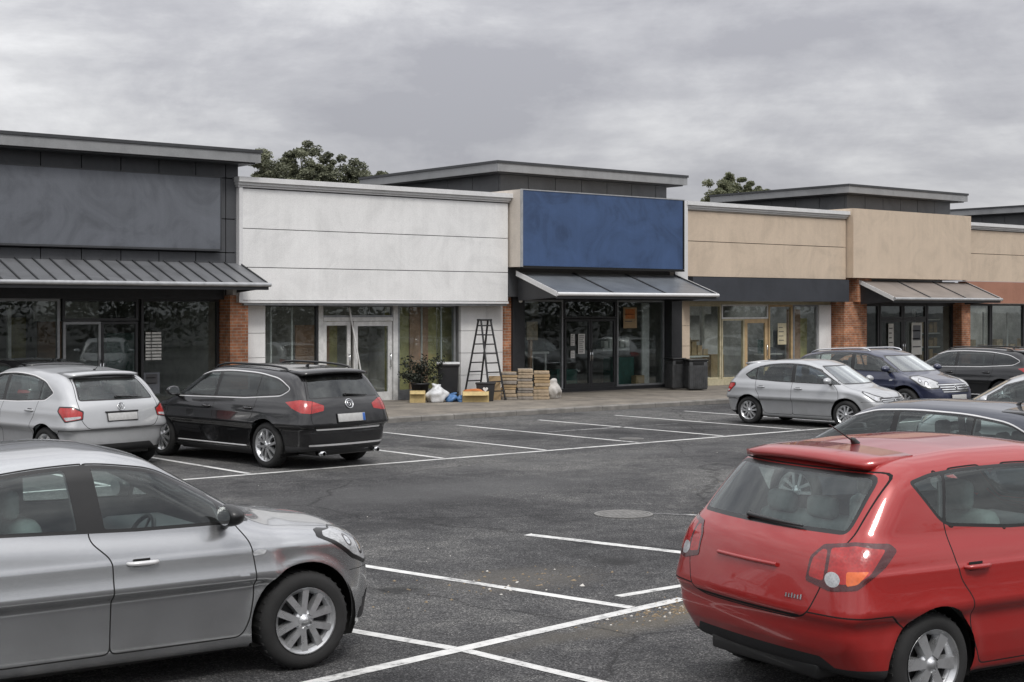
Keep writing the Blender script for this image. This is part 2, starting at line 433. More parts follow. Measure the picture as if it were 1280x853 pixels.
        for fi, pcs in pieces.items():
            for pc in pcs:
                if len(pc) > 12: pc = pc[:12]
                fl.append(pc + [pc[-1]] * (12 - len(pc))); nl.append(len(pc)); src.append(fi)
        if fl:
            F = np.array(fl); nl = np.array(nl); src = np.array(src)
            cen = np.stack([s.V[F[i, :nl[i]]].mean(0) for i in range(len(F))])
            tg = s.tag[src].copy(); tg[inside(s.proj(pv, cen, sgn))] = t
            keep = np.ones(len(s.fv), bool); keep[list(pieces)] = False
            fn = s.fn[src]
            s.fv = np.concatenate([s.fv[keep], F]); s.nv = np.concatenate([s.nv[keep], nl]); s.tag = np.concatenate([s.tag[keep], tg])
            s.fc = np.concatenate([s.fc[keep], cen]); s.fn = np.concatenate([s.fn[keep], fn])
    def extract(s, name, tagmats, parent, off=0., where=None, pivot=None):
        """One mesh object from the faces with these tags: {tag: material}."""
        tags = list(tagmats); sel = np.where(np.isin(s.tag, tags))[0]
        if where is not None: sel = sel[where(s.fc[sel])]
        if not len(sel): return None
        used = np.unique(np.concatenate([s.fv[i, :s.nv[i]] for i in sel])); mp = -np.ones(len(s.V), int); mp[used] = np.arange(len(used))
        V = s.V[used]; g = s.sh.grad(V); nr = g / (np.linalg.norm(g, axis=1)[:, None] + 1e-9)
        me = bpy.data.meshes.new(name); me.from_pydata((V + nr * off).tolist(), [], [mp[s.fv[i, :s.nv[i]]].tolist() for i in sel])
        mats = []; mi = []
        for t in tags:
            if tagmats[t] not in mats: mats.append(tagmats[t])
        for m in mats: me.materials.append(M[m])
        me.polygons.foreach_set('material_index', [mats.index(tagmats[s.tag[i]]) for i in sel]); me.polygons.foreach_set('use_smooth', [True] * len(sel)); me.update()
        if len(me.vertices) == len(nr): me.normals_split_custom_set_from_vertices(nr.tolist())
        o = bpy.data.objects.new(name, me); return link(o, parent)

PROF = [(.10, -.12), (.20, -.07), (.30, -.048), (.45, -.034), (.60, -.020), (.74, -.006), (.815, .002), (.84, -.006), (.87, -.018), (.95, -.035), (1.05, -.06), (1.2, -.11), (1.5, -.3)]
def ends(pts, z=.0): return [(pts[0][0] - .02, z)] + pts + [(pts[-1][0] + .02, z)]

def wheel(parent, x, y, r, rim_r, style, out, width=.20):
    """A wheel part: tyre and rim; out is +1 on the left side, -1 on the right."""
    w = empty('wheel', (x, y, r), 0., parent)
    key = (round(r, 3), round(rim_r, 3), style)
    if key not in wheel.cache:
        h = width / 2
        m = MB().use('rubber')
        m.lathe([(rim_r - .005, -h + .02), (rim_r + .02, -h), (r - .045, -h - .008), (r - .012, -h + .012), (r, -h + .045), (r, h - .045), (r - .012, h - .012), (r - .045, h + .008), (rim_r + .02, h), (rim_r, h - .012), (rim_r - .005, h - .02)], 40)
        for k in range(36):                      # shoulder tread blocks
            a = 2 * PI * k / 36; m.box(-.008, -h + .03, r - .006, .008, h - .03, r + .003, Matrix.Rotation(a, 4, 'Y'))
        q = MB().use('alloy')
        q.lathe([(rim_r - .004, -h + .02), (rim_r - .03, 0), (rim_r - .028, h - .05), (rim_r - .018, h - .022), (rim_r + .004, h - .006), (rim_r + .008, h + .002), (rim_r - .002, h - .016), (rim_r - .02, h - .03), (rim_r - .035, h - .06)], 40)
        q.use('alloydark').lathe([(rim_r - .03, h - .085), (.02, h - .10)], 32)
        q.use('alloy').lathe([(.075, h - .07), (.07, h - .028), (.05, h - .018), (.028, h - .014), (.026, h - .004), (.0, h - .003)], 24)
        n, wi, wo, twin = style
        for k in range(n):
            for dlt in ((0,) if not twin else (-twin, twin)):
                a = 2 * PI * k / n
                R = Matrix.Rotation(a, 4, 'Y')
                x0, x1 = dlt * .45, dlt
                rr = rim_r - .012; y1, y0, y2 = h - .02, h - .028, h - .012
                vs = [(x0 - wi, y0 - .04, .045), (x0 + wi, y0 - .04, .045), (x1 + wo, y1 - .045, rr), (x1 - wo, y1 - .045, rr),
                      (x0 - wi * .8, y2, .045), (x0 + wi * .8, y2, .045), (x1 + wo * .8, y2 - .004, rr), (x1 - wo * .8, y2 - .004, rr)]
                q.add(vs, [(0, 1, 2, 3), (4, 7, 6, 5), (0, 4, 5, 1), (1, 5, 6, 2), (2, 6, 7, 3), (3, 7, 4, 0)], R)
        q.use('trim')
        for k in range(5):
            a = 2 * PI * (k + .5) / 5; q.lathe([(.009, h - .026), (.009, h - .016), (0, h - .015)], 8, T=Matrix.Translation((.052 * math.cos(a), 0, .052 * math.sin(a))))
        wheel.cache[key] = (m, q)
    m, q = wheel.cache[key]
    for nm, b in (('tyre', m), ('rim', q)):
        if (key, nm) not in wheel.mesh: wheel.mesh[(key, nm)] = b.build(nm, None, w); o = wheel.mesh[(key, nm)]
        else: o = wheel.mesh[(key, nm)].copy(); COL.objects.link(o); o.parent = w
    w.rotation_euler = (0, rnd.uniform(0, 1.2), 0 if out > 0 else PI)
    return w
wheel.cache = {}; wheel.mesh = {}

def make_car(d, label, loc, heading, cell=.03, scale=1., group=None, detail=1):
    """d: shape lists, glazing and fittings. Car faces +x in its own frame, the origin on the ground mid-wheelbase."""
    sh = CarShape(d); S = Shell(sh, cell); root = thing(d['name'], label, 'car', loc, math.radians(heading), group); root.scale = (scale,) * 3
    W, ax, rw = d['W'], sh.ax, d['rw']; P = d['paint']
    BODY, GAP, TRIM, CHR, PLA = 0, 1, 2, 3, 4
    tid = [10]
    def nt():
        tid[0] += 1; return tid[0]
    body_tags = {BODY: P, GAP: 'gap', TRIM: 'trim', CHR: 'brightmetal', PLA: 'plastic', 5: 'darklens', 6: 'alloydark'}
    def seam(view, poly, t, sgn=1, w=.0045, **k):
        S.carve(view, inset(poly, -w), GAP, sgn, **k); S.carve(view, inset(poly, w), t, sgn, **k)
    # lower cladding, bumpers
    bump_r = bump_f = None
    if d.get('bumper', 1):
        bump_r, bump_f = nt(), nt()
        zr, zf = d['bumpz']
        for sgn in (1, -1):
            xr = -ax - rw * .75; pr = [(d['x0'] - .2, .0), (xr, .0), (xr, zr - .10), (xr - .14, zr), (d['x0'] - .2, zr)]
            seam('side', pr, bump_r, sgn)
            xf = ax + rw * .75; pf = [(d['x1'] + .2, .0), (d['x1'] + .2, zf), (xf + .12, zf), (xf, zf - .10), (xf, .0)]
            seam('side', pf, bump_f, sgn)
        seam('rear', [(-W - .2, .0), (W + .2, .0), (W + .2, zr), (-W - .2, zr)], bump_r, only=[BODY, GAP], where=lambda c: c[:, 0] < d['x0'] + .5)
        S.carve('front', [(-W - .2, .0), (W + .2, .0), (W + .2, zf), (-W - .2, zf)], bump_f, only=[BODY, GAP], where=lambda c: c[:, 0] > d['x1'] - .6)
    # doors
    dlo = fillet(d['dlo'], .035); big = inset(dlo, -.006)
    xB, xF, xR = d['xB'], d['xF'], d['xR']
    dtags = {}
    sill = d.get('sill', .27)
    for sgn in (1, -1):
        top = sorted([p for p in big if p[1] > d['belt'] - .02], key=lambda p: -p[0])
        upper = [p for p in big if p[1] > sh.low(p[0]) + .06]
        upper.sort(key=lambda p: -p[0])
        bl_ = d.get('xBl', 0.); fr = [(xB, d['belt']), (xB + bl_, d['belt'] - .12), (xB + bl_, sill), (xF - .05, sill), (xF + .0, sill + .10), (xF + .03, .55), (xF + .02, .72), (xF, d['belt'] - .10)] + [p for p in upper if p[0] > xB]
        fr += [(xB, max(p[1] for p in upper if abs(p[0] - xB) < .4))]
        t = nt(); dtags[('f', sgn)] = t; seam('side', fillet(fr, .05), t, sgn)
        rr = [(xB + bl_, sill), (xB + bl_, d['belt'] - .12), (xB, d['belt']), (xB, max(p[1] for p in upper if abs(p[0] - xB) < .4))] + [p for p in upper if xR - .02 < p[0] < xB] + [(xR, d['belt'] - .02), (xR + .03, .78), (xR + .12, .66), (-ax + rw * .9 + .03, .45), (-ax + rw + .1, sill)]
        if d.get('rear_door', 1):
            t = nt(); dtags[('r', sgn)] = t; seam('side', fillet(rr, .05), t, sgn)
        if d.get('cladz'):
            S.carve('side', [(-ax, 0), (ax, 0), (ax, d['cladz']), (-ax, d['cladz'])], PLA, sgn)
    # side glazing
    gt = {}
    for sgn in (1, -1):
        if d.get('chromeline'): S.carve('side', inset(dlo, -.014), CHR, sgn)
        S.carve('side', dlo, TRIM, sgn); g = inset(dlo, d.get('frame', .016)); pb = d.get('pillar', .035); lean = d.get('lean', .04)
        zl, zh = .8, 1.6
        def split(xa, xb_):            # keep xa < x < xb_, with the pillars leaning back as they rise
            q = g
            if xb_ is not None: q = clip(q, (xb_ + lean * .5, zl), (xb_ - lean * .5, zh))
            if xa is not None: q = clip(q, (xa - lean * .5, zh), (xa + lean * .5, zl))
            return q
        parts = {'wf': split(xB + pb, d.get('xV')), 'wr': split(d['xQ'] + .013 if d.get('xQ') else None, xB - pb)}
        if d.get('xQ'): parts['wq'] = split(None, d['xQ'] - .013)
        if d.get('xV'): parts['wv'] = split(d['xV'] + .025, None)
        for k, q in parts.items():
            if len(q) < 3: continue
            t = nt(); gt[(k, sgn)] = t; S.carve('side', fillet(q, .02, 3), t, sgn)
    # screens
    ws = fillet(d['screen'] + [(-y, z) for y, z in d['screen'][::-1]], .06)
    S.carve('front', ws, TRIM, where=lambda c: (c[:, 2] > d['belt'] - .12) & (c[:, 0] < d['x1'] - .55)); tw = nt()
    S.carve('front', inset(ws, .025), tw, where=lambda c: (c[:, 2] > d['belt'] - .12) & (c[:, 0] < d['x1'] - .55))
    rs = fillet(d['backlight'] + [(-y, z) for y, z in d['backlight'][::-1]], d.get('backr', .05)); tr = nt()
    wr = lambda c: (c[:, 0] < -.3) & (c[:, 2] > d['belt'] - .2)
    # boot / tailgate seam
    tb = nt(); bl = d.get('gate')
    if bl:
        bg = fillet(bl + [(-y, z) for y, z in bl[::-1]], .06); seam('rear', bg, tb, only=[BODY, GAP] + ([bump_r] if bump_r else []), where=lambda c: c[:, 0] < -.3)
    S.carve('rear', rs, TRIM, where=wr); S.carve('rear', inset(rs, .022), tr, where=wr)
    # bonnet seam
    th = nt(); bn = d['bonnet']; bn = fillet(bn + [(x, -y) for x, y in bn[::-1]], .06)
    seam('top', bn, th, only=[BODY, GAP], where=lambda c: (c[:, 0] > 0) & (c[:, 2] < d['belt'] + .12) & (c[:, 2] > .55))
    # lamps
    lamps = []
    for sgn in (1, -1):
        for kind, view in (('tail', 'rearcorner'), ('head', 'frontcorner')):
            ts = {}
            for poly, matn in d[kind]:
                t = nt(); ts[t] = matn; pp = fillet(poly, .02, 3); S.carve(view, pp, t, sgn)
            lamps.append(('tail_light' if kind == 'tail' else 'headlight', ts))
        if 'inner_tail' in d:
            ts = {}
            for poly, matn in d['inner_tail']:
                t = nt(); ts[t] = matn; S.carve('rear', fillet([(sgn * a, b) for a, b in poly], .02, 3), t, 1, where=lambda c: c[:, 0] < -.5)
            lamps.append(('tail_light', ts))
    # grille and openings
    gr = {}
    for poly, matn in d.get('grille', []):
        t = nt(); gr[t] = matn; S.carve('front', fillet(poly, .015, 2), t, where=lambda c: c[:, 0] > d['x1'] - .5)
    for poly, matn in d.get('rearbits', []):
        t = nt(); body_tags[t] = matn; S.carve('rear', fillet(poly, .015, 2), t, where=lambda c: c[:, 0] < d['x0'] + .5)
    for poly, matn in d.get('sidebits', []):
        for sgn in (1, -1):
            t = nt(); body_tags[t] = matn; S.carve('side', fillet(poly, .01, 2), t, sgn)
    if d.get('rearclad'):
        z = d['rearclad']; S.carve('rear', [(-2, 0), (2, 0), (2, z), (-2, z)], PLA, where=lambda c: c[:, 0] < d['x0'] + .6)
        for sgn in (1, -1): S.carve('side', [(d['x0'] - .2, 0), (-ax - rw * .6, 0), (-ax - rw * .6, z), (d['x0'] - .2, z)], PLA, sgn)
    # wheel openings
    Ra = rw + d.get('archgap', .05)
    for sgn in (1, -1):
        for sx in (-1, 1):
            c = [(x, z) for x, z in ellipse(sx * ax, rw + .005, Ra, Ra, 44)]
            if d.get('archlip'): S.carve('side', ellipse(sx * ax, rw + .005, Ra + d['archlip'], Ra + d['archlip'], 44), PLA, sgn)
            S.carve('side', c, -1, sgn)
            S.carve('under', [(sx * ax - Ra, sgn * (W - .32)), (sx * ax + Ra, sgn * (W - .32)), (sx * ax + Ra, sgn * (W + .1)), (sx * ax - Ra, sgn * (W + .1))], -1, sgn, where=lambda c: c[:, 2] < .34)
    # ---- objects
    S.extract('body', body_tags, root)
    if bump_r: S.extract('bumper', {bump_r: P}, root); S.extract('bumper', {bump_f: P}, root)
    S.extract('bonnet', {th: P}, root)
    if bl: S.extract('tailgate' if not d.get('saloon') else 'boot_lid', {tb: P}, root)
    gl = d.get('glass', 'carglass'); pg = d.get('rearglass', gl)
    S.extract('windscreen', {tw: d.get('screenglass', 'screenglass')}, root); S.extract('rear_window', {tr: d.get('backglass', pg)}, root)
    for sgn in (1, -1):
        for k in ('f', 'r'):
            if (k, sgn) not in dtags: 
                for w_ in (('wr', 'wq') if k == 'r' else ()):
                    if (w_, sgn) in gt: S.extract('window', {gt[(w_, sgn)]: pg}, root)
                continue
            door = S.extract('door', {dtags[(k, sgn)]: P}, root)
            if door is None: continue
            for w_ in (('wf', 'wv') if k == 'f' else ('wr', 'wq')):
                if (w_, sgn) in gt: S.extract('window', {gt[(w_, sgn)]: gl if k == 'f' else pg}, door)
            hx = (xB + d.get('fhx', .17) if k == 'f' else xR + d.get('rhx', .16)); hz = d.get('hz', .84) + (.012 if k == 'r' else 0)
            p, n = sh.hit((hx, sgn * 1.4, hz), (0, -sgn, 0)); p2, n2 = sh.hit((hx - .02, sgn * 1.4, hz - .012), (0, -sgn, 0))
            a = MB().use(d.get('handlemat', P))
            a.tube([(hx - .095, p[1] - sgn * .004, hz), (hx - .085, p[1] + sgn * .022, hz), (hx - .02, p[1] + sgn * .034, hz), (hx + .06, p[1] + sgn * .032, hz), (hx + .088, p[1] + sgn * .02, hz), (hx + .098, p[1] - sgn * .004, hz)], [.010, .014, .016, .016, .014, .010], 8)
            a.use('gap'); a.rbox(hx - .06, p[1] - .003, hz - .026, hx + .05, p[1] + .003, hz + .026, .0028) if detail else None
            a.build('handle', None, door)
    for nm, ts in lamps: S.extract(nm, ts, root, .003)
    if gr: S.extract('grille', gr, root, .002)
    S.extract('cabin_lining', {t: 'lining' for t in list(body_tags)[:4] + list(dtags.values()) + [TRIM, tb]}, root, -.03, where=lambda c: (c[:, 2] > d['belt'] - .25))
    # wheel housings, floor
    a = MB().use('trim')
    for sgn in (1, -1):
        for sx in (-1, 1):
            yo, yi = sgn * (W - .055), sgn * (W - .34); pr = [(Ra + .012, yo), (Ra + .012, yi), (.05, yi)]
            a.lathe(pr, 32, T=Matrix.Translation((sx * ax, 0, rw)))
    a.v = [(p[0], p[1], max(p[2], .19)) for p in a.v]
    a.rbox(-ax + Ra + .05, -W + .12, .17, ax - Ra - .05, W - .12, .24, .02); a.rbox(d['x0'] + .15, -W + .36, .20, d['x1'] - .18, W - .36, .30, .02)
    a.build('underbody', None, root)
    for sgn in (1, -1):
        for sx in (-1, 1):
            wheel(root, sx * ax, sgn * (W - .115 + d.get('wout', 0)), rw, d['rim'], d['spokes'], sgn, d.get('tw', .20))
    # mirrors
    for sgn in (1, -1):
        mx, mz = d['mirror']; p, n = sh.hit((mx - .03, sgn * 1.4, mz - .03), (0, -sgn, 0)); yb = p[1]
        a = MB().use(d.get('mirrormat', P)); bm = bmesh.new(); bmesh.ops.create_icosphere(bm, subdivisions=3, radius=1)
        vs = []
        for v in bm.verts:
            c = v.co; x = c.x * .085; x = max(x, -.045) if x < 0 else x * (1 - .25 * c.z)
            vs.append((mx + x, yb + sgn * (.135 + c.y * sgn * .115), mz + .035 + c.z * .072 * (1 - .15 * c.y * sgn)))
        bm.verts.index_update(); a.add(vs, [[v.index for v in f.verts] for f in bm.faces], None, True); bm.free()
        a.use('trim').tube([(mx + .03, yb - sgn * .03, mz - .045), (mx + .01, yb + sgn * .05, mz - .03), (mx, yb + sgn * .10, mz - .005)], [.032, .028, .03], 8)
        a.use('chrome').add([(mx - .047, yb + sgn * (.135 + .1 * math.cos(t)), mz + .035 + .06 * math.sin(t)) for t in [2 * PI * k / 20 for k in range(20)]], [list(range(20))])
        a.build('door_mirror', None, root)
    # cabin
    sm = d.get('seatmat', 'seat'); fz = .30; hz = d['H'] - 1.5
    for sy in (.36, -.36):
        a = MB().use(sm); T = Matrix.Translation((d.get('seatx', -.18), sy, 0))
        a.rbox(-.05, -.25, fz + .05, .50, .25, fz + .30, .07, T)
        a.rbox(-.10, -.25, 0, .08, .25, .62, .07, T @ Matrix.Translation((-.06, 0, fz + .20)) @ Matrix.Rotation(-.28, 4, 'Y'))
        st = a.build('seat', None, root)
        MB().use(sm).rbox(-.34, -.13, fz + .79, -.24, .13, fz + .98, .045, T).build('headrest', None, st)
    a = MB().use(sm); rx = d.get('rearseat', -1.0)
    a.rbox(rx - .02, -.62, fz + .05, rx + .48, .62, fz + .30, .07); a.rbox(-.08, -.62, 0, .08, .62, .56, .06, Matrix.Translation((rx - .05, 0, fz + .22)) @ Matrix.Rotation(-.25, 4, 'Y'))
    st = a.build('rear_bench', None, root)
    for sy in (-.38, 0, .38): MB().use(sm).rbox(rx - .28, sy - .12, fz + .74, rx - .19, sy + .12, fz + .88, .04).build('headrest', None, st)
    cx = d['cowl']; a = MB().use('lining'); a.rbox(cx - .52, -W + .16, d['belt'] - .30, cx + .02, W - .16, d['belt'] - .07, .08); a.rbox(cx - .85, -.13, .3, cx - .4, .13, d['belt'] - .3, .05)
    a.build('dashboard', None, root)
    sy = d.get('drive', -1) * .36; a = MB().use('trim'); T = Matrix.Translation((cx - .60, sy, d['belt'] - .10)) @ Matrix.Rotation(math.radians(-62), 4, 'Y')
    a.tube([(0.18 * math.cos(t), .18 * math.sin(t), 0) for t in [2 * PI * k / 24 for k in range(25)]], .016, 8, T); a.rbox(-.06, -.08, -.02, .06, .08, .01, .01, T)
    a.rbox(-.17, -.02, -.012, .17, .02, .0, .008, T); a.tube([(0, 0, -.02), (0, 0, -.25)], .03, 8, T); a.build('steering_wheel', None, root)
    # fittings
    if d.get('rails'):
        for sgn in (1, -1):
            xs = np.linspace(d['rails'][0], d['rails'][1], 9); pts = []
            for i, x in enumerate(xs):
                p, n = sh.hit((x, sgn * d['rails'][2], 2.2), (0, 0, -1)); pts.append((x, sgn * d['rails'][2], p[2] + (.045 if 0 < i < 8 else .0)))
            pts.insert(1, (xs[0] + .06, pts[0][1], pts[0][2] + .04)); pts.insert(-1, (xs[-1] - .06, pts[-1][1], pts[-1][2] + .04))
            MB().use(d.get('railmat', 'trim')).tube(pts, .017, 8).build('roof_rail', None, root)
    if d.get('antenna'):
        x, y, ln, tl = d['antenna']; p, n = sh.hit((x, y, 2.2), (0, 0, -1))
        a = MB().use('trim'); a.tube([(x + .02, y, p[2] - .005), (x - .005, y, p[2] + .025), (x - .02, y, p[2] + .035)], [.03, .02, .008], 8); a.tube([(x - .01, y, p[2] + .02), (x - .01 - ln * math.sin(tl), y, p[2] + .02 + ln * math.cos(tl))], [.0055, .0035], 6)
        a.build('antenna', None, root)
    if d.get('spoiler'):
        xa, xb, zt_, hw, th_ = d['spoiler']; vs = []; fs = []; n = 17; z0 = None
        for i in range(n):
            u = -1 + 2 * i / (n - 1); y = hw * u; c = d.get('crown2', .07) * y * y; bx = .10 * y * y + .03 * max(0, abs(u) - .8) / .2
            p, nn = sh.hit((xa, y, 2.2), (0, 0, -1)); za = p[2] + .006
            ze = zt_ - c
            vs += [(xa, y, za - .02), (xa, y, za), (.4 * xa + .6 * (xb + bx), y, za * .45 + ze * .55 + .008), (xb + bx, y, ze), (xb + bx + .005, y, ze - th_), (.5 * xa + .5 * (xb + bx), y, ze - th_ - .005)]
        for i in range(n - 1):
            for j in range(6): fs.append((i * 6 + j, (i + 1) * 6 + j, (i + 1) * 6 + (j + 1) % 6, i * 6 + (j + 1) % 6))
        fs += [list(range(6)), list(range((n - 1) * 6, n * 6))[::-1]]
        MB().use(d.get('spoilermat', P)).add(vs, fs, None, True).build('spoiler', None, root)
    def onface(view, y, z):
        return sh.hit(((-3.2 if view == 'r' else 3.2), y, z), ((1 if view == 'r' else -1), 0, 0), 4)
    if d.get('wiper'):
        y0, z0, y1, z1 = d['wiper']; pts = []
        for i in range(9):
            t = i / 8; p, n = onface('r', y0 + (y1 - y0) * t, z0 + (z1 - z0) * t); pts.append(tuple(p + n * .02))
        a = MB().use('trim').tube(pts, [.016, .014, .012, .012, .011, .010, .009, .008, .006], 6); a.tube([tuple(onface('r', y0, z0)[0]), pts[0]], .025, 10); a.build('wiper', None, root)
    for view, key in (('r', 'plate_r'), ('f', 'plate_f')):
        if d.get(key):
            y, z, w, h, band = d[key]; p, n = onface(view, y, z); s = -1 if view == 'r' else 1
            nn = Vector((n[0], 0, n[2])).normalized(); T = Matrix.Translation(Vector(p) + nn * .012) @ nn.to_track_quat('X', 'Z').to_matrix().to_4x4()
            a = MB().use('plate').rbox(-.006, -w / 2, -h / 2, .006, w / 2, h / 2, .004, T)
            a.use('trim').rbox(-.012, -w / 2 - .01, -h / 2 - .01, -.002, w / 2 + .01, h / 2 + .01, .003, T)
            if band: a.use('plate_blue').rbox(.0, w / 2 - .05, -h / 2 + .004, .008, w / 2 - .004, h / 2 - .004, .002, T)
            a.build('number_plate', None, root)
    for view, key in (('r', 'badge_r'), ('f', 'badge_f')):
        if d.get(key):
            y, z, r, kind = d[key]; p, n = onface(view, y, z); T = Matrix.Translation(Vector(p) + Vector(n) * .006) @ Vector(n).to_track_quat('Z', 'Y').to_matrix().to_4x4()
            a = MB().use('chrome'); ring = lambda rr, tr: a.tube([(rr * math.cos(2 * PI * k / 24), rr * math.sin(2 * PI * k / 24), 0) for k in range(25)], tr, 6, T)
            if kind == 'ring':
                ring(r, r * .11); a.tube([(-r * .7, r * .55, 0), (-r * .25, -r * .6, 0), (0, 0, 0), (r * .25, -r * .6, 0), (r * .7, r * .55, 0)], r * .10, 6, T); a.tube([(-r * .3, r * .75, 0), (0, r * .15, 0), (r * .3, r * .75, 0)], r * .09, 6, T)
            elif kind == 'swirl':
                ring(r, r * .13); a.tube([(r * .75 * (1 - k / 30) * math.cos(k * .38), r * .75 * (1 - k / 30) * math.sin(k * .38), 0) for k in range(26)], r * .10, 6, T)
            elif kind == 'oval':
                T = T @ Matrix.Diagonal((1.35, .8, 1, 1)); ring(r, r * .13); a.tube([(-r * .6, r * .1, 0), (0, -r * .1, 0), (r * .6, r * .2, 0)], r * .12, 6, T)
            elif kind == 'tri':
                for k in range(3):
                    t = PI / 2 + k * 2 * PI / 3; u = Vector((math.cos(t), math.sin(t), 0)); v = Vector((-u.y, u.x, 0)) * .38
                    q = [u * r * .06, (u * .55 + v) * r, u * r * 1.05, (u * .55 - v) * r]; a.add([w_ + Vector((0, 0, z_)) for z_ in (0, .006) for w_ in q], [(0, 1, 2, 3), (4, 7, 6, 5), (0, 4, 5, 1), (1, 5, 6, 2), (2, 6, 7, 3), (3, 7, 4, 0)], T)
            a.build('emblem', None, root)
    if d.get('scriptmark'):                       # a short raised chrome name strip on the tailgate: unreadable in the photograph
        y, z, w = d['scriptmark']; a = MB().use('chrome'); k = 0; yy = y
        while yy > y - w:
            p, n = onface('r', yy, z); T = Matrix.Translation(Vector(p) + Vector(n) * .003) @ Vector(n).to_track_quat('X', 'Z').to_matrix().to_4x4()
            k += 1; a.box(-.003, -.005, -.011, .003, .005, .011 if k % 3 else .016, T); yy -= .022
        a.build('badge', None, root)
    if d.get('exhaust'):
        for y in d['exhaust']: MB().use('chrome').lathe([(.03, -.06), (.036, -.06), (.036, .10), (.028, .10)], 16, T=Matrix.Translation((d['x0'] + .12, y, .24)) @ Matrix.Rotation(PI / 2, 4, 'Z')).build('exhaust_pipe', None, root)
    if d.get('platelip'):
        y, z, w = d['platelip']; pts = [tuple(onface('r', y + w * (t - .5), z)[0] - np.array([.008, 0, 0])) for t in np.linspace(0, 1, 7)]
        MB().use(d.get('lipmat', 'chrome')).tube(pts, .013, 6).build('boot_handle', None, root)
    if d.get('sidestrip'):
        z0, x0_, x1_, mt = d['sidestrip']
        for sgn in (1, -1):
            pts = []
            for x in np.linspace(x0_, x1_, 9): p, n = sh.hit((x, sgn * 1.4, z0), (0, -sgn, 0)); pts.append((p[0], p[1] + sgn * .004, p[2]))
            MB().use(mt).tube(pts, .011, 6).build('side_strip', None, root)
    return root
# ------------------------------------------------------------------ the car shapes
def G(base, **k):
    d = dict(base); d.update(k); return d
RED = dict(name='hatchback_car', paint='red', W=.855, H=1.50, wb=2.30, rw=.295, rim=.195, spokes=(6, .03, .045, 0), belt=.95, x0=-1.87, x1=1.95, cowl=1.0,
    low=ends([(-1.88, .92), (-1.7, 1.0), (-1.2, .985), (-.5, .965), (.4, .93), (.95, .94), (1.3, .91), (1.65, .81), (1.85, .70), (1.97, .52)]),
    roof=ends([(-1.88, .88), (-1.76, 1.02), (-1.52, 1.29), (-1.38, 1.435), (-1.2, 1.475), (-.7, 1.51), (-.1, 1.515), (.25, 1.48), (.55, 1.38), (1.2, .93), (1.32, .83)], .3),
    plan=[(-1.9, -.045), (-1.5, -.01), (-1.2, -.004), (-.6, -.004), (.6, -.004), (1.2, -.01), (1.6, -.05), (1.95, -.12)],
    prof=[(.10, -.12), (.20, -.06), (.30, -.03), (.42, -.012), (.60, -.018), (.76, -.004), (.845, .006), (.868, -.016), (.95, -.032), (1.05, -.055), (1.2, -.11), (1.5, -.3)],
    front=[(.1, 1.80), (.25, 1.90), (.45, 1.95), (.6, 1.94), (.75, 1.86), (1.0, 1.7)],
    rear=[(.1, -1.62), (.22, -1.70), (.34, -1.78), (.48, -1.87), (.575, -1.88), (.61, -1.86), (.64, -1.78), (.76, -1.77), (.86, -1.775), (.98, -1.755), (1.1, -1.70)], rearsig=.012,
    bot=[(-2, .30), (-1.6, .24), (-1.2, .20), (1.3, .18), (2, .22)], tailb=.085, bowr=.14, noseb=.22, corner=.17, shoulder=.10, edge=.15, tumble=.20, inset=.035, blend=.10,
    dlo=[(.96, .99, .03), (.50, 1.285), (.22, 1.37, .1), (-.25, 1.40, .2), (-.75, 1.395, .2), (-1.04, 1.375, .06), (-1.22, 1.335, .04), (-1.02, 1.075, .08), (-.5, 1.03)],
    xB=-.08, xF=.98, xR=-1.0, xQ=-.98, lean=-.22, pillar=.04, frame=.02, screen=[(.64, .97), (.50, 1.36)], backlight=[(.66, 1.05), (.655, 1.15), (.625, 1.375)], backr=.07,
    gate=[(.42, .565), (.54, .60), (.61, .76), (.655, .93), (.695, 1.03), (.665, 1.385)], bonnet=[(1.85, .45), (1.3, .62), (.9, .66)], bumpz=(.615, .62),
    tail=[([(-0.300, 0.790), (-0.100, 0.750), (0.120, 0.770), (0.330, 0.885), (0.420, 0.970), (0.360, 1.010), (0.100, 1.020), (-0.150, 0.995), (-0.260, 0.925)], 'maroonlens'),
          ([(-0.275, 0.815), (-0.155, 0.800), (-0.120, 0.970), (-0.160, 0.970), (-0.240, 0.915)], 'redlens'), ([(-0.130, 0.790), (0.100, 0.800), (0.220, 0.855), (0.330, 0.980), (0.100, 1.000), (-0.090, 0.980)], 'redlens'),
          (ellipse(-.08, .815, .062, .042, 18), 'clearlens'), ([(0.030, 0.785), (0.120, 0.800), (0.210, 0.870), (0.030, 0.865)], 'amberlens'), ([(0.150, 0.800), (0.320, 0.895), (0.390, 0.970), (0.330, 0.980), (0.220, 0.855)], 'maroonlens')],
    head=[([(-.30, .60), (.10, .66), (.35, .80), (.30, .85), (-.05, .77), (-.30, .70)], 'clearlens')], grille=[([(-.45, .30), (.45, .30), (.38, .46), (-.38, .46)], 'trim'), ([(-.4, .58), (.4, .58), (.4, .64), (-.4, .64)], 'trim')],
    rearbits=[([(-.70, .24), (-.56, .36), (.56, .36), (.70, .24)], 'plastic'), ([(-.46, .572), (.46, .572), (.48, .590), (-.48, .590)], 'gap')],
    rearclad=.30, archgap=.045, mirror=(.80, 1.02), antenna=(-.98, 0, .22, 1.05), spoiler=(-1.02, -1.455, 1.455, .545, .035), wiper=(.12, 1.075, -.36, 1.06), platelip=(0, .845, .55), lipmat='red',
    badge_r=None, scriptmark=(-.38, .69, .12), hz=.83, seatmat='seat_pale', sill=.25, backglass='carglass')
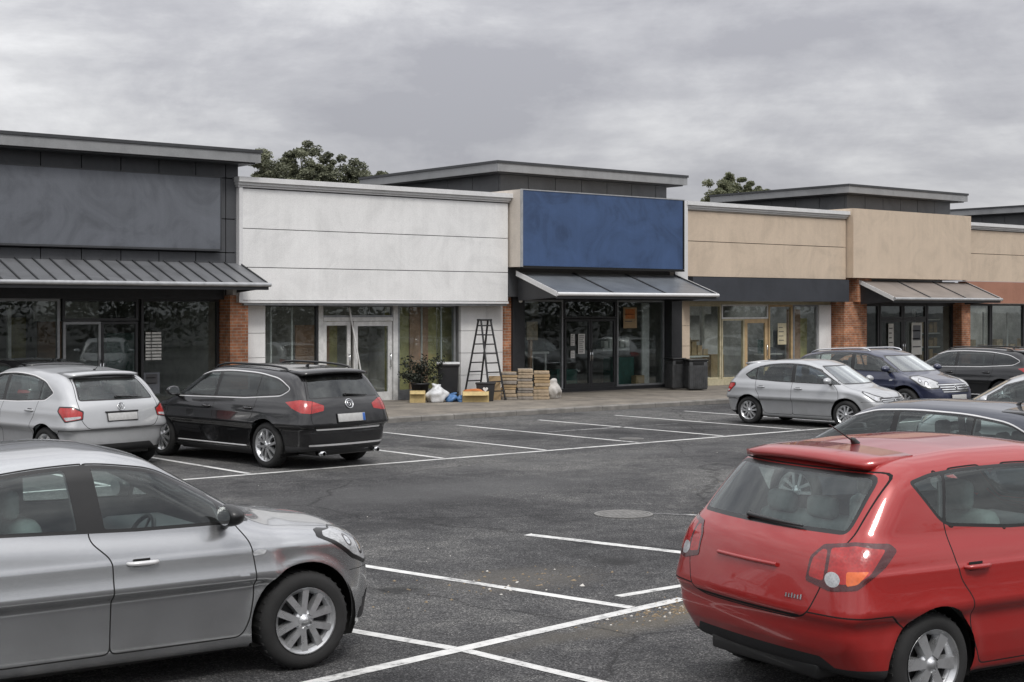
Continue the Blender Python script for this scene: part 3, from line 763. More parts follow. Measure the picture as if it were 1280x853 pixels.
SALOON = dict(name='saloon_car', paint='silver', W=.90, H=1.53, wb=2.685, rw=.325, rim=.215, spokes=(5, .026, .03, .062), belt=.98, x0=-2.32, x1=2.09, cowl=.98, saloon=1,
    low=ends([(-2.32, .95), (-2.2, 1.07), (-1.7, 1.12), (-.9, 1.06), (0, 1.0), (.8, .975), (.98, .995), (1.40, .97), (1.75, .925), (1.98, .86), (2.04, .79), (2.11, .58)]),
    roof=ends([(-2.3, .75), (-1.95, 1.08), (-1.45, 1.32), (-1.0, 1.45), (-.6, 1.51), (-.1, 1.53), (.1, 1.52), (.38, 1.455), (.70, 1.28), (1.24, .97), (1.36, .87)], .3),
    plan=[(-2.32, -.13), (-1.9, -.05), (-1.3, -.008), (-.6, 0), (.6, 0), (1.35, -.01), (1.75, -.05), (2.2, -.14)],
    prof=[(.10, -.12), (.20, -.07), (.28, -.045), (.36, -.042), (.44, -.036), (.60, -.022), (.78, .0), (.835, .003), (.865, -.012), (.95, -.025), (1.05, -.05), (1.2, -.10), (1.5, -.3)],
    front=[(.1, 1.95), (.25, 2.04), (.45, 2.08), (.6, 2.085), (.75, 2.065), (.88, 1.99), (1.1, 1.80)], rear=[(.1, -2.15), (.3, -2.28), (.5, -2.32), (.65, -2.31), (.9, -2.26), (1.1, -2.24)],
    bot=[(-2.4, .28), (-1.4, .2), (1.4, .18), (2.3, .2)], noseb=.24, tailb=.14, bowr=.12, bowf=.18, corner=.22, shoulder=.11, edge=.15, tumble=.24, inset=.045, blend=.06,
    dlo=[(1.0, 1.01, .02), (.68, 1.215), (.34, 1.385, .1), (-.05, 1.44, .15), (-.5, 1.42, .2), (-1.0, 1.345, .15), (-1.50, 1.14, .06), (-1.42, 1.075, .04), (-.6, 1.045), (.2, 1.015)],
    xB=-.12, xBl=.13, xF=.94, xR=-1.12, xQ=-1.14, xV=.74, lean=.10, pillar=.085, frame=.022, screen=[(.68, 1.02), (.52, 1.42)], backlight=[(.62, 1.12), (.5, 1.38)],
    gate=[(.6, .62), (.68, .80), (.66, 1.08)], bonnet=[(2.0, .56), (1.5, .68), (.95, .73)], bumpz=(.66, .62),
    tail=[([(-.25, .78), (.2, .78), (.32, .95), (.05, 1.0), (-.25, .95)], 'redlens')],
    head=[([(-.28, .655), (.08, .645), (.30, .705), (.60, .875), (.54, .915), (.24, .925), (-.06, .87), (-.28, .80)], 'trim'), ([(-.26, .68), (.07, .67), (.28, .73), (.54, .875), (.49, .90), (.24, .908), (-.04, .852), (-.26, .785)], 'clearlens'), (ellipse(.12, .765, .065, .055, 16), 'darklens'), (ellipse(.12, .765, .045, .038, 14), 'chrome'), (ellipse(.30, .825, .055, .042, 16), 'darklens'), (ellipse(.30, .825, .036, .028, 14), 'chrome'), ([(-.30, .26), (.10, .26), (.10, .30), (-.05, .44), (-.30, .46)], 'plastic'), ([(-.20, .36), (.0, .36), (-.01, .385), (-.20, .385)], 'brightmetal'), (ellipse(-.10, .315, .05, .035, 12), 'clearlens')],
    grille=[([(-.42, .56), (.42, .56), (.46, .72), (-.46, .72)], 'trim'), ([(-.44, .62), (.44, .62), (.44, .645), (-.44, .645)], 'chrome'), ([(-.5, .25), (.5, .25), (.42, .44), (-.42, .44)], 'trim'), ([(.54, .28), (.70, .28), (.72, .40), (.56, .42)], 'plastic'), ([(-.54, .28), (-.70, .28), (-.72, .40), (-.56, .42)], 'plastic')],
    sidebits=[([(.95, .80), (1.03, .805), (1.05, .83), (.99, .838), (.95, .825)], 'clearlens')], archgap=.065, mirror=(.76, 1.05), mirrormat='trim', hz=.83, fhx=.32, seatmat='seat_pale', handlemat='brightmetal', flare=.022, plate_f=(0, .50, .52, .11, 0), badge_f=(0, .66, .045, 'oval'), sill=.27, drive=-1, tw=.215)
HATCH = dict(name='hatchback_car', paint='mid_silver', W=.865, H=1.48, wb=2.53, rw=.31, rim=.205, spokes=(5, .022, .028, .05), belt=.93, x0=-1.95, x1=2.05, cowl=1.05,
    low=ends([(-1.96, .90), (-1.84, .98), (-1.3, .995), (-.5, .96), (.4, .915), (.98, .925), (1.4, .885), (1.75, .80), (1.95, .69), (2.07, .5)]),
    roof=ends([(-1.95, .86), (-1.86, .975), (-1.60, 1.25), (-1.42, 1.365), (-1.15, 1.415), (-.7, 1.462), (-.1, 1.48), (.2, 1.455), (.5, 1.365), (1.24, .93), (1.36, .84)], .3),
    plan=[(-2.0, -.10), (-1.6, -.035), (-1.2, -.008), (-.6, 0), (.6, 0), (1.2, -.01), (1.6, -.045), (2.05, -.12)], prof=PROF,
    front=[(.1, 1.92), (.25, 2.01), (.42, 2.05), (.56, 2.045), (.72, 1.97), (.9, 1.8)], rear=[(.1, -1.78), (.22, -1.86), (.4, -1.94), (.54, -1.95), (.60, -1.93), (.64, -1.90), (.8, -1.90), (.92, -1.885), (1.1, -1.82)], rearsig=.015,
    bot=[(-2, .28), (-1.6, .23), (-1.2, .19), (1.3, .17), (2, .2)], tailb=.11, bowr=.10, noseb=.24, corner=.20, shoulder=.10, edge=.14, tumble=.22, inset=.04, blend=.08,
    dlo=[(1.06, .95, .02), (.52, 1.27), (.2, 1.36, .1), (-.25, 1.388, .2), (-.75, 1.355, .2), (-1.12, 1.27, .08), (-1.37, 1.115, .04), (-1.2, 1.01, .05), (-.5, .975)],
    xB=-.10, xF=1.05, xR=-1.05, xQ=-1.05, lean=.02, pillar=.045, frame=.018, screen=[(.66, .955), (.52, 1.35)], backlight=[(.64, 1.0), (.54, 1.32)],
    gate=[(.56, .60), (.66, .72), (.67, .98), (.56, 1.35)], bonnet=[(1.93, .50), (1.4, .64), (.95, .69)], bumpz=(.585, .60),
    tail=[([(-.20, .74), (.15, .70), (.34, .86), (.30, .93), (.0, .93), (-.20, .86)], 'trim'), ([(-.18, .755), (.14, .72), (.31, .86), (.28, .915), (.0, .91), (-.18, .845)], 'redlens'), ([(-.15, .76), (.12, .728), (.18, .775), (-.16, .79)], 'clearlens')],
    head=[([(-.36, .60), (-.05, .60), (.10, .66), (.36, .80), (.30, .83), (-.02, .755), (-.36, .69)], 'trim'), ([(-.33, .62), (-.06, .62), (.09, .68), (.31, .795), (.27, .81), (-.02, .735), (-.33, .675)], 'clearlens'), (ellipse(-.05, .675, .05, .035, 12), 'chrome'), (ellipse(-.2, .648, .045, .022, 12), 'darklens')],
    grille=[([(-.43, .56), (.43, .56), (.50, .69), (-.50, .69)], 'trim')] + [([(-.44 - .01 * i, .575 + .035 * i), (.44 + .01 * i, .575 + .035 * i), (.44 + .01 * i, .587 + .035 * i), (-.44 - .01 * i, .587 + .035 * i)], 'chrome') for i in range(3)] + [([(-.55, .24), (.55, .24), (.48, .40), (-.48, .40)], 'trim')],
    rearclad=.29, rearbits=[([(-.62, .28), (-.5, .37), (.5, .37), (.62, .28)], 'plastic')], archgap=.05, mirror=(.84, 1.0), antenna=(-1.2, 0, .10, .9), spoiler=(-1.1, -1.53, 1.395, .58, .035), wiper=(.03, 1.04, -.42, 1.02),
    plate_r=(0, .76, .50, .11, 0), plate_f=(0, .47, .50, .11, 0), badge_r=(0, .905, .05, 'ring'), badge_f=(0, .64, .045, 'ring'), platelip=(0, .835, .56), lipmat='trim', hz=.84, sill=.26)
ESTATE = dict(name='estate_car', paint='black', W=.90, H=1.50, wb=2.70, rw=.335, rim=.235, spokes=(5, .02, .026, .06), belt=.97, x0=-2.28, x1=2.20, cowl=1.10,
    low=ends([(-2.28, .93), (-2.15, 1.01), (-1.6, 1.04), (-.7, 1.0), (.4, .95), (1.03, .965), (1.45, .93), (1.85, .84), (2.08, .73), (2.22, .54)]),
    roof=ends([(-2.27, .90), (-2.18, 1.0), (-1.98, 1.26), (-1.84, 1.40), (-1.6, 1.45), (-1.0, 1.49), (-.2, 1.50), (.2, 1.475), (.5, 1.39), (1.30, .96), (1.42, .86)], .3),
    plan=[(-2.3, -.10), (-1.9, -.035), (-1.3, -.006), (-.6, 0), (.6, 0), (1.3, -.01), (1.75, -.05), (2.2, -.13)], prof=PROF,
    front=[(.1, 2.06), (.25, 2.16), (.45, 2.20), (.62, 2.19), (.76, 2.12), (.95, 1.95)], rear=[(.1, -2.08), (.24, -2.18), (.4, -2.26), (.54, -2.28), (.62, -2.255), (.66, -2.22), (.8, -2.215), (.95, -2.19), (1.1, -2.14)], rearsig=.015,
    bot=[(-2.3, .30), (-1.9, .25), (-1.3, .2), (1.4, .19), (2.3, .22)], tailb=.12, bowr=.11, noseb=.22, corner=.22, shoulder=.10, edge=.14, tumble=.24, inset=.045, blend=.08,
    dlo=[(1.12, .985, .02), (.55, 1.29), (.2, 1.38, .1), (-.3, 1.405, .2), (-1.0, 1.385, .2), (-1.50, 1.315, .12), (-1.80, 1.17, .07), (-1.62, 1.075, .07), (-.8, 1.02)],
    xB=-.08, xF=1.10, xR=-1.10, xQ=-1.08, lean=.06, pillar=.04, frame=.02, chromeline=1, screen=[(.68, .995), (.54, 1.37)], backlight=[(.68, 1.03), (.54, 1.37)],
    gate=[(.60, .58), (.70, .68), (.70, 1.0), (.56, 1.40)], bonnet=[(2.07, .52), (1.5, .67), (1.0, .72)], bumpz=(.60, .62),
    tail=[([(-.34, .86), (-.10, .825), (.10, .835), (.30, .90), (.46, .985), (.14, 1.02), (-.10, 1.0), (-.34, .935)], 'redlens'), ([(-.115, .82), (-.105, .82), (-.105, 1.01), (-.115, 1.01)], 'gap')],
    head=[([(-.36, .62), (.06, .64), (.42, .80), (.36, .85), (-.02, .775), (-.36, .72)], 'clearlens')], grille=[([(-.45, .56), (.45, .56), (.50, .72), (-.50, .72)], 'trim'), ([(-.47, .62), (.47, .62), (.47, .64), (-.47, .64)], 'chrome'), ([(-.55, .24), (.55, .24), (.48, .42), (-.48, .42)], 'trim')],
    rearclad=.34, rearbits=[([(-.70, .345), (.70, .345), (.70, .372), (-.70, .372)], 'brightmetal'), ([(-.60, .575), (.60, .575), (.62, .598), (-.62, .598)], 'brightmetal')], archgap=.055, mirror=(.90, 1.03), antenna=(-1.25, 0, .06, .9), spoiler=(-1.35, -1.97, 1.425, .62, .04), wiper=(.02, 1.075, -.40, 1.05), spoilermat='black',
    plate_r=(0, .745, .52, .12, 1), badge_r=(0, .945, .07, 'swirl'), rails=(-1.55, .25, .60), railmat='trim', exhaust=(.52, -.52), hz=.86, sidestrip=(.30, -.85, .9, 'brightmetal'), rearglass='privacy', cladz=.26, sill=.28, badge_f=(0, .66, .05, 'ring'), plate_f=(0, .47, .50, .11, 0))
# ------------------------------------------------------------------ setting materials
def asphalt():
    m, nt, out = new_mat('asphalt'); p = N(nt, 'ShaderNodeBsdfPrincipled', Roughness=.88); p.inputs['Specular IOR Level'].default_value = .35
    tc = N(nt, 'ShaderNodeTexCoord')
    big = N(nt, 'ShaderNodeTexNoise', Scale=.22, Detail=8., Roughness=.68); L(nt, tc.outputs['Object'], big.inputs['Vector'])
    mid = N(nt, 'ShaderNodeTexNoise', Scale=2.6, Detail=8., Roughness=.75); L(nt, tc.outputs['Object'], mid.inputs['Vector'])
    st = N(nt, 'ShaderNodeTexVoronoi', Scale=95.); L(nt, tc.outputs['Object'], st.inputs['Vector'])
    st2 = N(nt, 'ShaderNodeTexNoise', Scale=48., Detail=3., Roughness=.8); L(nt, tc.outputs['Object'], st2.inputs['Vector'])
    r = ramp(nt, [(.56, (.034, .034, .036)), (.68, (.070, .070, .072)), (.82, (.13, .129, .127))]); 
    a = N(nt, 'ShaderNodeMath', _operation='MULTIPLY_ADD', i1=.45, i2=.0); L(nt, mid.outputs['Fac'], a.inputs[0])
    b = N(nt, 'ShaderNodeMath', _operation='MULTIPLY_ADD', i1=.95); L(nt, big.outputs['Fac'], b.inputs[0]); L(nt, a.outputs[0], b.inputs[2]); L(nt, b.outputs[0], r.inputs['Fac'])
    sep = N(nt, 'ShaderNodeSeparateColor'); L(nt, st.outputs['Color'], sep.inputs[0])
    g = ramp(nt, [(.0, (.30, .30, .30)), (.6, (.90, .90, .90)), (.86, (1.5, 1.49, 1.47)), (1., (2.7, 2.65, 2.55))]); L(nt, sep.outputs[0], g.inputs['Fac'])
    mx = N(nt, 'ShaderNodeMix', _data_type='RGBA', _blend_type='MULTIPLY', Factor=1.); L(nt, r.outputs['Color'], mx.inputs['A']); L(nt, g.outputs['Color'], mx.inputs['B'])
    g2 = ramp(nt, [(.3, (.55, .55, .55)), (.7, (1.5, 1.5, 1.48))]); L(nt, st2.outputs['Fac'], g2.inputs['Fac'])
    mx2 = N(nt, 'ShaderNodeMix', _data_type='RGBA', _blend_type='MULTIPLY', Factor=.8); L(nt, mx.outputs['Result'], mx2.inputs['A']); L(nt, g2.outputs['Color'], mx2.inputs['B'])
    # brown soil washed over the tarmac near the bay ends, and oil spots
    def blot(cx, cy, sx, sy, col, amt, src):
        mp = N(nt, 'ShaderNodeMapping', _vector_type='POINT'); mp.inputs['Location'].default_value = (-cx / sx, -cy / sy, 0); mp.inputs['Scale'].default_value = (1 / sx, 1 / sy, 0); L(nt, tc.outputs['Object'], mp.inputs[0])
        ln = N(nt, 'ShaderNodeVectorMath', _operation='LENGTH'); L(nt, mp.outputs[0], ln.inputs[0])
        q = N(nt, 'ShaderNodeMath', _operation='MULTIPLY_ADD', i1=1.6, i2=-.8); L(nt, mid.outputs['Fac'], q.inputs[0])
        s_ = N(nt, 'ShaderNodeMath', _operation='ADD'); L(nt, ln.outputs['Value'], s_.inputs[0]); L(nt, q.outputs[0], s_.inputs[1])
        k = N(nt, 'ShaderNodeMapRange', i1=1., i2=.35, i3=0., i4=amt); L(nt, s_.outputs[0], k.inputs[0])
        x = N(nt, 'ShaderNodeMix', _data_type='RGBA'); L(nt, k.outputs[0], x.inputs['Factor']); L(nt, src, x.inputs['A']); x.inputs['B'].default_value = rgba(col); return x.outputs['Result']
    src = mx2.outputs['Result']
    for v in ((8.7, 10.6, 1.0, .7, (.13, .12, .105), .5), (8.6, 8.5, 1.6, .3, (.14, .125, .10), .6), (7.2, 8.5, 1.2, .2, (.09, .085, .075), .5), (9.3, 8.7, .6, .3, (.19, .155, .11), .7), (5.8, 14.5, 2.6, 1.6, (.10, .10, .10), .45), (12., 16.5, 3.4, 1.3, (.11, .11, .11), .5), (14.5, 12.8, 1.6, 1.1, (.03, .03, .031), .5), (9.5, 14.2, 1.3, .5, (.026, .026, .027), .55), (7.5, 10.9, .35, .25, (.018, .018, .018), .8), (10., 10.8, .3, .4, (.02, .02, .02), .7), (16., 21.8, .5, .9, (.02, .02, .021), .7), (20.6, 22, .45, .8, (.02, .02, .021), .7), (17, 18.6, 6., .5, (.10, .10, .10), .4), (13.2, 22.5, 1.2, 1.6, (.02, .02, .021), .6), (10, 23, 1.3, 1.5, (.02, .02, .021), .6), (18.3, 22.6, .8, 1.2, (.026, .026, .027), .6), (23, 23, 1., 1.4, (.026, .026, .027), .6)): src = blot(*v, src)
    # fine cracks
    ck = N(nt, 'ShaderNodeTexVoronoi', _feature='DISTANCE_TO_EDGE', Scale=.33); nz = N(nt, 'ShaderNodeTexNoise', Scale=1.3, Detail=6.); L(nt, tc.outputs['Object'], nz.inputs['Vector'])
    va = N(nt, 'ShaderNodeMix', _data_type='RGBA', Factor=.35); L(nt, tc.outputs['Object'], va.inputs['A']); L(nt, nz.outputs['Color'], va.inputs['B']); L(nt, va.outputs['Result'], ck.inputs['Vector'])
    kr = N(nt, 'ShaderNodeMapRange', i1=.0, i2=.006, i3=.45, i4=1.); L(nt, ck.outputs['Distance'], kr.inputs[0])
    mk = N(nt, 'ShaderNodeMix', _data_type='RGBA', _blend_type='MULTIPLY', Factor=1.); L(nt, src, mk.inputs['A']); L(nt, kr.outputs[0], mk.inputs['B'])
    L(nt, mk.outputs['Result'], p.inputs['Base Color'])
    bp = N(nt, 'ShaderNodeBump', Strength=.7, Distance=.008); L(nt, st.outputs['Distance'], bp.inputs['Height'])
    bp2 = N(nt, 'ShaderNodeBump', Strength=.4, Distance=.01); L(nt, st2.outputs['Fac'], bp2.inputs['Height']); L(nt, bp.outputs[0], bp2.inputs['Normal']); L(nt, bp2.outputs[0], p.inputs['Normal'])
    L(nt, p.outputs[0], out.inputs[0]); return m

def road_paint(name='road_paint', wear=.5):
    m, nt, out = new_mat(name); p = N(nt, 'ShaderNodeBsdfPrincipled', Roughness=.75)
    tc = N(nt, 'ShaderNodeTexCoord')
    n = N(nt, 'ShaderNodeTexNoise', Scale=9., Detail=10., Roughness=.78); L(nt, tc.outputs['Object'], n.inputs['Vector'])
    n2 = N(nt, 'ShaderNodeTexNoise', Scale=.9, Detail=4.); L(nt, tc.outputs['Object'], n2.inputs['Vector'])
    a = N(nt, 'ShaderNodeMath', _operation='MULTIPLY_ADD', i1=.6); L(nt, n2.outputs['Fac'], a.inputs[0]); L(nt, n.outputs['Fac'], a.inputs[2])
    r = ramp(nt, [(wear + .08, (.72, .72, .70)), (wear + .22, (.60, .60, .585)), (wear + .40, (.10, .10, .10))]); L(nt, a.outputs[0], r.inputs['Fac']); L(nt, r.outputs['Color'], p.inputs['Base Color'])
    b = N(nt, 'ShaderNodeBump', Strength=.3, Distance=.005); L(nt, n.outputs['Fac'], b.inputs['Height']); L(nt, b.outputs[0], p.inputs['Normal'])
    L(nt, p.outputs[0], out.inputs[0]); return m

def wallcoords(nt, sc=1.):
    """Object coordinates of an upright wall laid flat: (x + y, z)."""
    tc = N(nt, 'ShaderNodeTexCoord'); s = N(nt, 'ShaderNodeSeparateXYZ'); L(nt, tc.outputs['Object'], s.inputs[0])
    a = N(nt, 'ShaderNodeMath', _operation='ADD'); L(nt, s.outputs['X'], a.inputs[0]); L(nt, s.outputs['Y'], a.inputs[1])
    c = N(nt, 'ShaderNodeCombineXYZ'); L(nt, a.outputs[0], c.inputs['X']); L(nt, s.outputs['Z'], c.inputs['Y']); return tc, c

def brick():
    m, nt, out = new_mat('brickwork'); p = N(nt, 'ShaderNodeBsdfPrincipled', Roughness=.86); tc, c = wallcoords(nt)
    b = N(nt, 'ShaderNodeTexBrick', Scale=1.); b.inputs['Color1'].default_value = (.52, .23, .12, 1); b.inputs['Color2'].default_value = (.36, .14, .075, 1); b.inputs['Mortar'].default_value = (.48, .42, .35, 1)
    b.inputs['Mortar Size'].default_value = .007; b.inputs['Brick Width'].default_value = .225; b.inputs['Row Height'].default_value = .075; b.inputs['Bias'].default_value = -.1; L(nt, c.outputs[0], b.inputs['Vector'])
    n = N(nt, 'ShaderNodeTexNoise', Scale=5., Detail=8.); L(nt, tc.outputs['Object'], n.inputs['Vector']); r = ramp(nt, [(.3, (.6, .6, .6)), (.7, (1.3, 1.25, 1.2))]); L(nt, n.outputs['Fac'], r.inputs['Fac'])
    mx = N(nt, 'ShaderNodeMix', _data_type='RGBA', _blend_type='MULTIPLY', Factor=1.); L(nt, b.outputs['Color'], mx.inputs['A']); L(nt, r.outputs['Color'], mx.inputs['B']); L(nt, mx.outputs['Result'], p.inputs['Base Color'])
    iv = N(nt, 'ShaderNodeMath', _operation='SUBTRACT', i0=1.); L(nt, b.outputs['Fac'], iv.inputs[1]); bp = N(nt, 'ShaderNodeBump', Strength=.8, Distance=.01); L(nt, iv.outputs[0], bp.inputs['Height']); L(nt, bp.outputs[0], p.inputs['Normal'])
    L(nt, p.outputs[0], out.inputs[0]); return m

def render_wall(name, col, streak=.35, rough=.85, blot=.25, spec=.3):
    """Painted render or panel: cloudy weathering, rain streaks running down, fine grain."""
    m, nt, out = new_mat(name); p = N(nt, 'ShaderNodeBsdfPrincipled', Roughness=rough); p.inputs['Specular IOR Level'].default_value = spec
    tc = N(nt, 'ShaderNodeTexCoord')
    n = N(nt, 'ShaderNodeTexNoise', Scale=.75, Detail=10., Roughness=.62, Distortion=1.6); L(nt, tc.outputs['Object'], n.inputs['Vector'])
    mp = N(nt, 'ShaderNodeMapping'); mp.inputs['Scale'].default_value = (5., 5., .28); L(nt, tc.outputs['Object'], mp.inputs[0])
    s = N(nt, 'ShaderNodeTexNoise', Scale=1.4, Detail=6., Roughness=.65); L(nt, mp.outputs[0], s.inputs['Vector'])
    g = N(nt, 'ShaderNodeTexNoise', Scale=55., Detail=4., Roughness=.8); L(nt, tc.outputs['Object'], g.inputs['Vector'])
    r = ramp(nt, [(.30, [c * (1 - blot) for c in col]), (.52, col), (.75, [min(1, c * (1 + blot * .5)) for c in col])]); L(nt, n.outputs['Fac'], r.inputs['Fac'])
    r2 = ramp(nt, [(.36, (1 - streak * .5,) * 3), (.70, (1.02,) * 3)]); L(nt, s.outputs['Fac'], r2.inputs['Fac'])
    r3 = ramp(nt, [(.25, (.82,) * 3), (.75, (1.15,) * 3)]); L(nt, g.outputs['Fac'], r3.inputs['Fac'])
    m1 = N(nt, 'ShaderNodeMix', _data_type='RGBA', _blend_type='MULTIPLY', Factor=1.); L(nt, r.outputs['Color'], m1.inputs['A']); L(nt, r2.outputs['Color'], m1.inputs['B'])
    m2 = N(nt, 'ShaderNodeMix', _data_type='RGBA', _blend_type='MULTIPLY', Factor=1.); L(nt, m1.outputs['Result'], m2.inputs['A']); L(nt, r3.outputs['Color'], m2.inputs['B']); L(nt, m2.outputs['Result'], p.inputs['Base Color'])
    b = N(nt, 'ShaderNodeBump', Strength=.25, Distance=.006); L(nt, g.outputs['Fac'], b.inputs['Height']); L(nt, b.outputs[0], p.inputs['Normal'])
    L(nt, p.outputs[0], out.inputs[0]); return m

def paving():
    m, nt, out = new_mat('paving'); p = N(nt, 'ShaderNodeBsdfPrincipled', Roughness=.85); tc = N(nt, 'ShaderNodeTexCoord')
    b = N(nt, 'ShaderNodeTexBrick', Scale=1.); b.inputs['Color1'].default_value = (.25, .225, .19, 1); b.inputs['Color2'].default_value = (.20, .18, .155, 1); b.inputs['Mortar'].default_value = (.07, .065, .06, 1)
    b.inputs['Mortar Size'].default_value = .008; b.inputs['Brick Width'].default_value = .6; b.inputs['Row Height'].default_value = .45; L(nt, tc.outputs['Object'], b.inputs['Vector'])
    n = N(nt, 'ShaderNodeTexNoise', Scale=1.1, Detail=10., Roughness=.75); L(nt, tc.outputs['Object'], n.inputs['Vector']); r = ramp(nt, [(.3, (.5, .5, .5)), (.7, (1.35, 1.33, 1.3))]); L(nt, n.outputs['Fac'], r.inputs['Fac'])
    mx = N(nt, 'ShaderNodeMix', _data_type='RGBA', _blend_type='MULTIPLY', Factor=1.); L(nt, b.outputs['Color'], mx.inputs['A']); L(nt, r.outputs['Color'], mx.inputs['B']); L(nt, mx.outputs['Result'], p.inputs['Base Color'])
    bp = N(nt, 'ShaderNodeBump', Strength=.4, Distance=.008); L(nt, n.outputs['Fac'], bp.inputs['Height']); L(nt, bp.outputs[0], p.inputs['Normal']); L(nt, p.outputs[0], out.inputs[0]); return m

def leafmat(name, a, b):
    m, nt, out = new_mat(name); p = N(nt, 'ShaderNodeBsdfPrincipled', Roughness=.6); tc = N(nt, 'ShaderNodeTexCoord'); gi = N(nt, 'ShaderNodeNewGeometry')
    n = N(nt, 'ShaderNodeTexNoise', Scale=1.1, Detail=5.); L(nt, tc.outputs['Object'], n.inputs['Vector']); ad = N(nt, 'ShaderNodeMath', _operation='MULTIPLY_ADD', i1=.45, i2=-.1); L(nt, gi.outputs['Random Per Island'], ad.inputs[0])
    a2 = N(nt, 'ShaderNodeMath', _operation='ADD'); L(nt, ad.outputs[0], a2.inputs[0]); L(nt, n.outputs['Fac'], a2.inputs[1])
    r = ramp(nt, [(.35, a), (.85, b)]); L(nt, a2.outputs[0], r.inputs['Fac']); L(nt, r.outputs['Color'], p.inputs['Base Color'])
    t = N(nt, 'ShaderNodeBsdfTranslucent'); L(nt, r.outputs['Color'], t.inputs['Color']); mx = N(nt, 'ShaderNodeMixShader', i0=.25); L(nt, p.outputs[0], mx.inputs[1]); L(nt, t.outputs[0], mx.inputs[2]); L(nt, mx.outputs[0], out.inputs[0]); return m

M['asphalt'] = asphalt(); M['road_paint'] = road_paint(wear=.62); M['worn_paint'] = road_paint('worn_road_paint', .42)
M['brick'] = brick(); M['paving'] = paving(); M['kerb'] = plain('kerb_stone', (.20, .19, .175), .85, bump=.4, bscale=40, var=.35, scale=3.)
M['white_wall'] = render_wall('white_render', (.84, .84, .835), 0.067, .8, .12); M['white_metal'] = render_wall('white_coping', (.74, .74, .74), 0.050, .5, .1, .5)
M['beige_wall'] = render_wall('beige_render', (.64, .525, .41), 0.076, .85, .14); M['beige_pale'] = render_wall('pale_beige_render', (.66, .60, .53), 0.076, .85, .14)
M['grey_panel'] = render_wall('dark_grey_cladding', (.085, .088, .095), 0.092, .55, .22, .4); M['grey_sign'] = render_wall('blank_grey_sign', (.135, .145, .165), 0.105, .45, .35, .5)
M['tower'] = render_wall('roof_tower_cladding', (.12, .124, .13), 0.084, .5, .2, .4); M['eave'] = render_wall('eave_metal', (.29, .295, .30), 0.084, .45, .2, .5); M['eave_dark'] = render_wall('dark_eave_trim', (.05, .052, .056), 0.084, .45, .2, .5)
M['blue_sign'] = render_wall('blank_blue_sign', (.055, .098, .205), 0.126, .4, .42, .5); M['dark_band'] = render_wall('charcoal_sign_band', (.05, .054, .064), 0.084, .5, .2, .4); M['terracotta'] = render_wall('terracotta_band', (.40, .20, .14), 0.063, .8, .15)
M['canopy'] = render_wall('canopy_sheet', (.17, .175, .185), 0.105, .38, .3, .5); M['canopy_brown'] = render_wall('brown_canopy_sheet', (.24, .21, .19), 0.105, .45, .3, .5); M['canopy_blue'] = render_wall('blue_grey_canopy_sheet', (.15, .165, .185), .1, .3, .3, .6); M['gutter'] = plain('gutter_metal', (.42, .43, .44), .4, .3, .2)
M['frame_dark'] = plain('dark_window_frame', (.03, .031, .034), .4); M['frame_grey'] = plain('grey_window_frame', (.30, .31, .32), .4, .3); M['frame_white'] = plain('white_window_frame', (.68, .68, .67), .45, dirt=((.2, .19, .17), .4))
M['frame_tan'] = plain('tan_door_frame', (.50, .36, .20), .5); M['frame_yellow'] = plain('yellowed_sill', (.50, .45, .31), .6, dirt=((.2, .18, .1), .6))
M['shopglass'] = glass('shop_glass', (.90, .93, .92), 1.15, .004, .03, .012)
M['inside'] = plain('shop_interior', (.36, .36, .345), .9, var=.4, scale=1.5); M['inside_floor'] = plain('shop_floor', (.36, .35, .33), .5, var=.4, scale=2.)
M['olive'] = plain('olive_board', (.42, .38, .18), .8, var=.4, scale=2.); M['brownboard'] = plain('brown_board', (.40, .25, .17), .8, var=.35, scale=2.)
M['paper'] = plain('paper', (.68, .68, .65), .8, var=.1); M['ink'] = plain('ink', (.08, .08, .085), .8); M['card'] = plain('cardboard', (.42, .30, .17), .85, var=.22, scale=4., bump=.2, bscale=30, dirt=((.2, .15, .09), .5))
M['card_y'] = plain('yellow_cardboard', (.52, .40, .19), .85, var=.25, scale=5., dirt=((.25, .18, .09), .5)); M['wood'] = plain('pale_timber', (.40, .315, .22), .8, var=.4, scale=7., bump=.3, bscale=70, dirt=((.16, .12, .09), .6))
M['wood_grey'] = plain('weathered_timber', (.27, .24, .21), .85, var=.4, scale=7., bump=.3, bscale=70); M['bag'] = plain('white_plastic_bag', (.66, .67, .68), .35, var=.12, scale=9., bump=.6, bscale=22); M['bag_blue'] = plain('blue_plastic', (.07, .17, .36), .35, var=.3, scale=12., bump=.5, bscale=25)
M['sack'] = plain('woven_sack', (.56, .54, .51), .8, var=.15, scale=8., bump=.7, bscale=30); M['bin'] = plain('black_bin_plastic', (.022, .022, .024), .5, bump=.2, bscale=80); M['bin_grey'] = plain('grey_litter_bin', (.055, .057, .06), .55, bump=.4, bscale=40, var=.4)
M['ladder'] = plain('dark_ladder_metal', (.035, .035, .037), .45, .3); M['green_box'] = plain('green_crate', (.03, .10, .085), .5, var=.3); M['orange'] = plain('orange_cloth', (.50, .17, .05), .8, var=.3); M['iron'] = plain('cast_iron_cover', (.22, .215, .205), .6, .3, .3, 8, bump=.6, bscale=90)
M['gravel'] = plain('gravel', (.22, .17, .11), .9, var=.5, scale=30.); M['grit_white'] = plain('pale_litter', (.6, .58, .54), .8)
M['leaf'] = leafmat('leaf', (.055, .063, .04), (.24, .25, .165)); M['leaf2'] = leafmat('bright_leaf', (.08, .095, .05), (.28, .29, .18)); M['farleaf'] = leafmat('far_leaf', (.012, .016, .009), (.05, .06, .03)); M['bark'] = plain('bark', (.08, .06, .045), .9, bump=.6, bscale=20, var=.3); M['shrubleaf'] = leafmat('shrub_leaf', (.012, .016, .012), (.06, .07, .05))
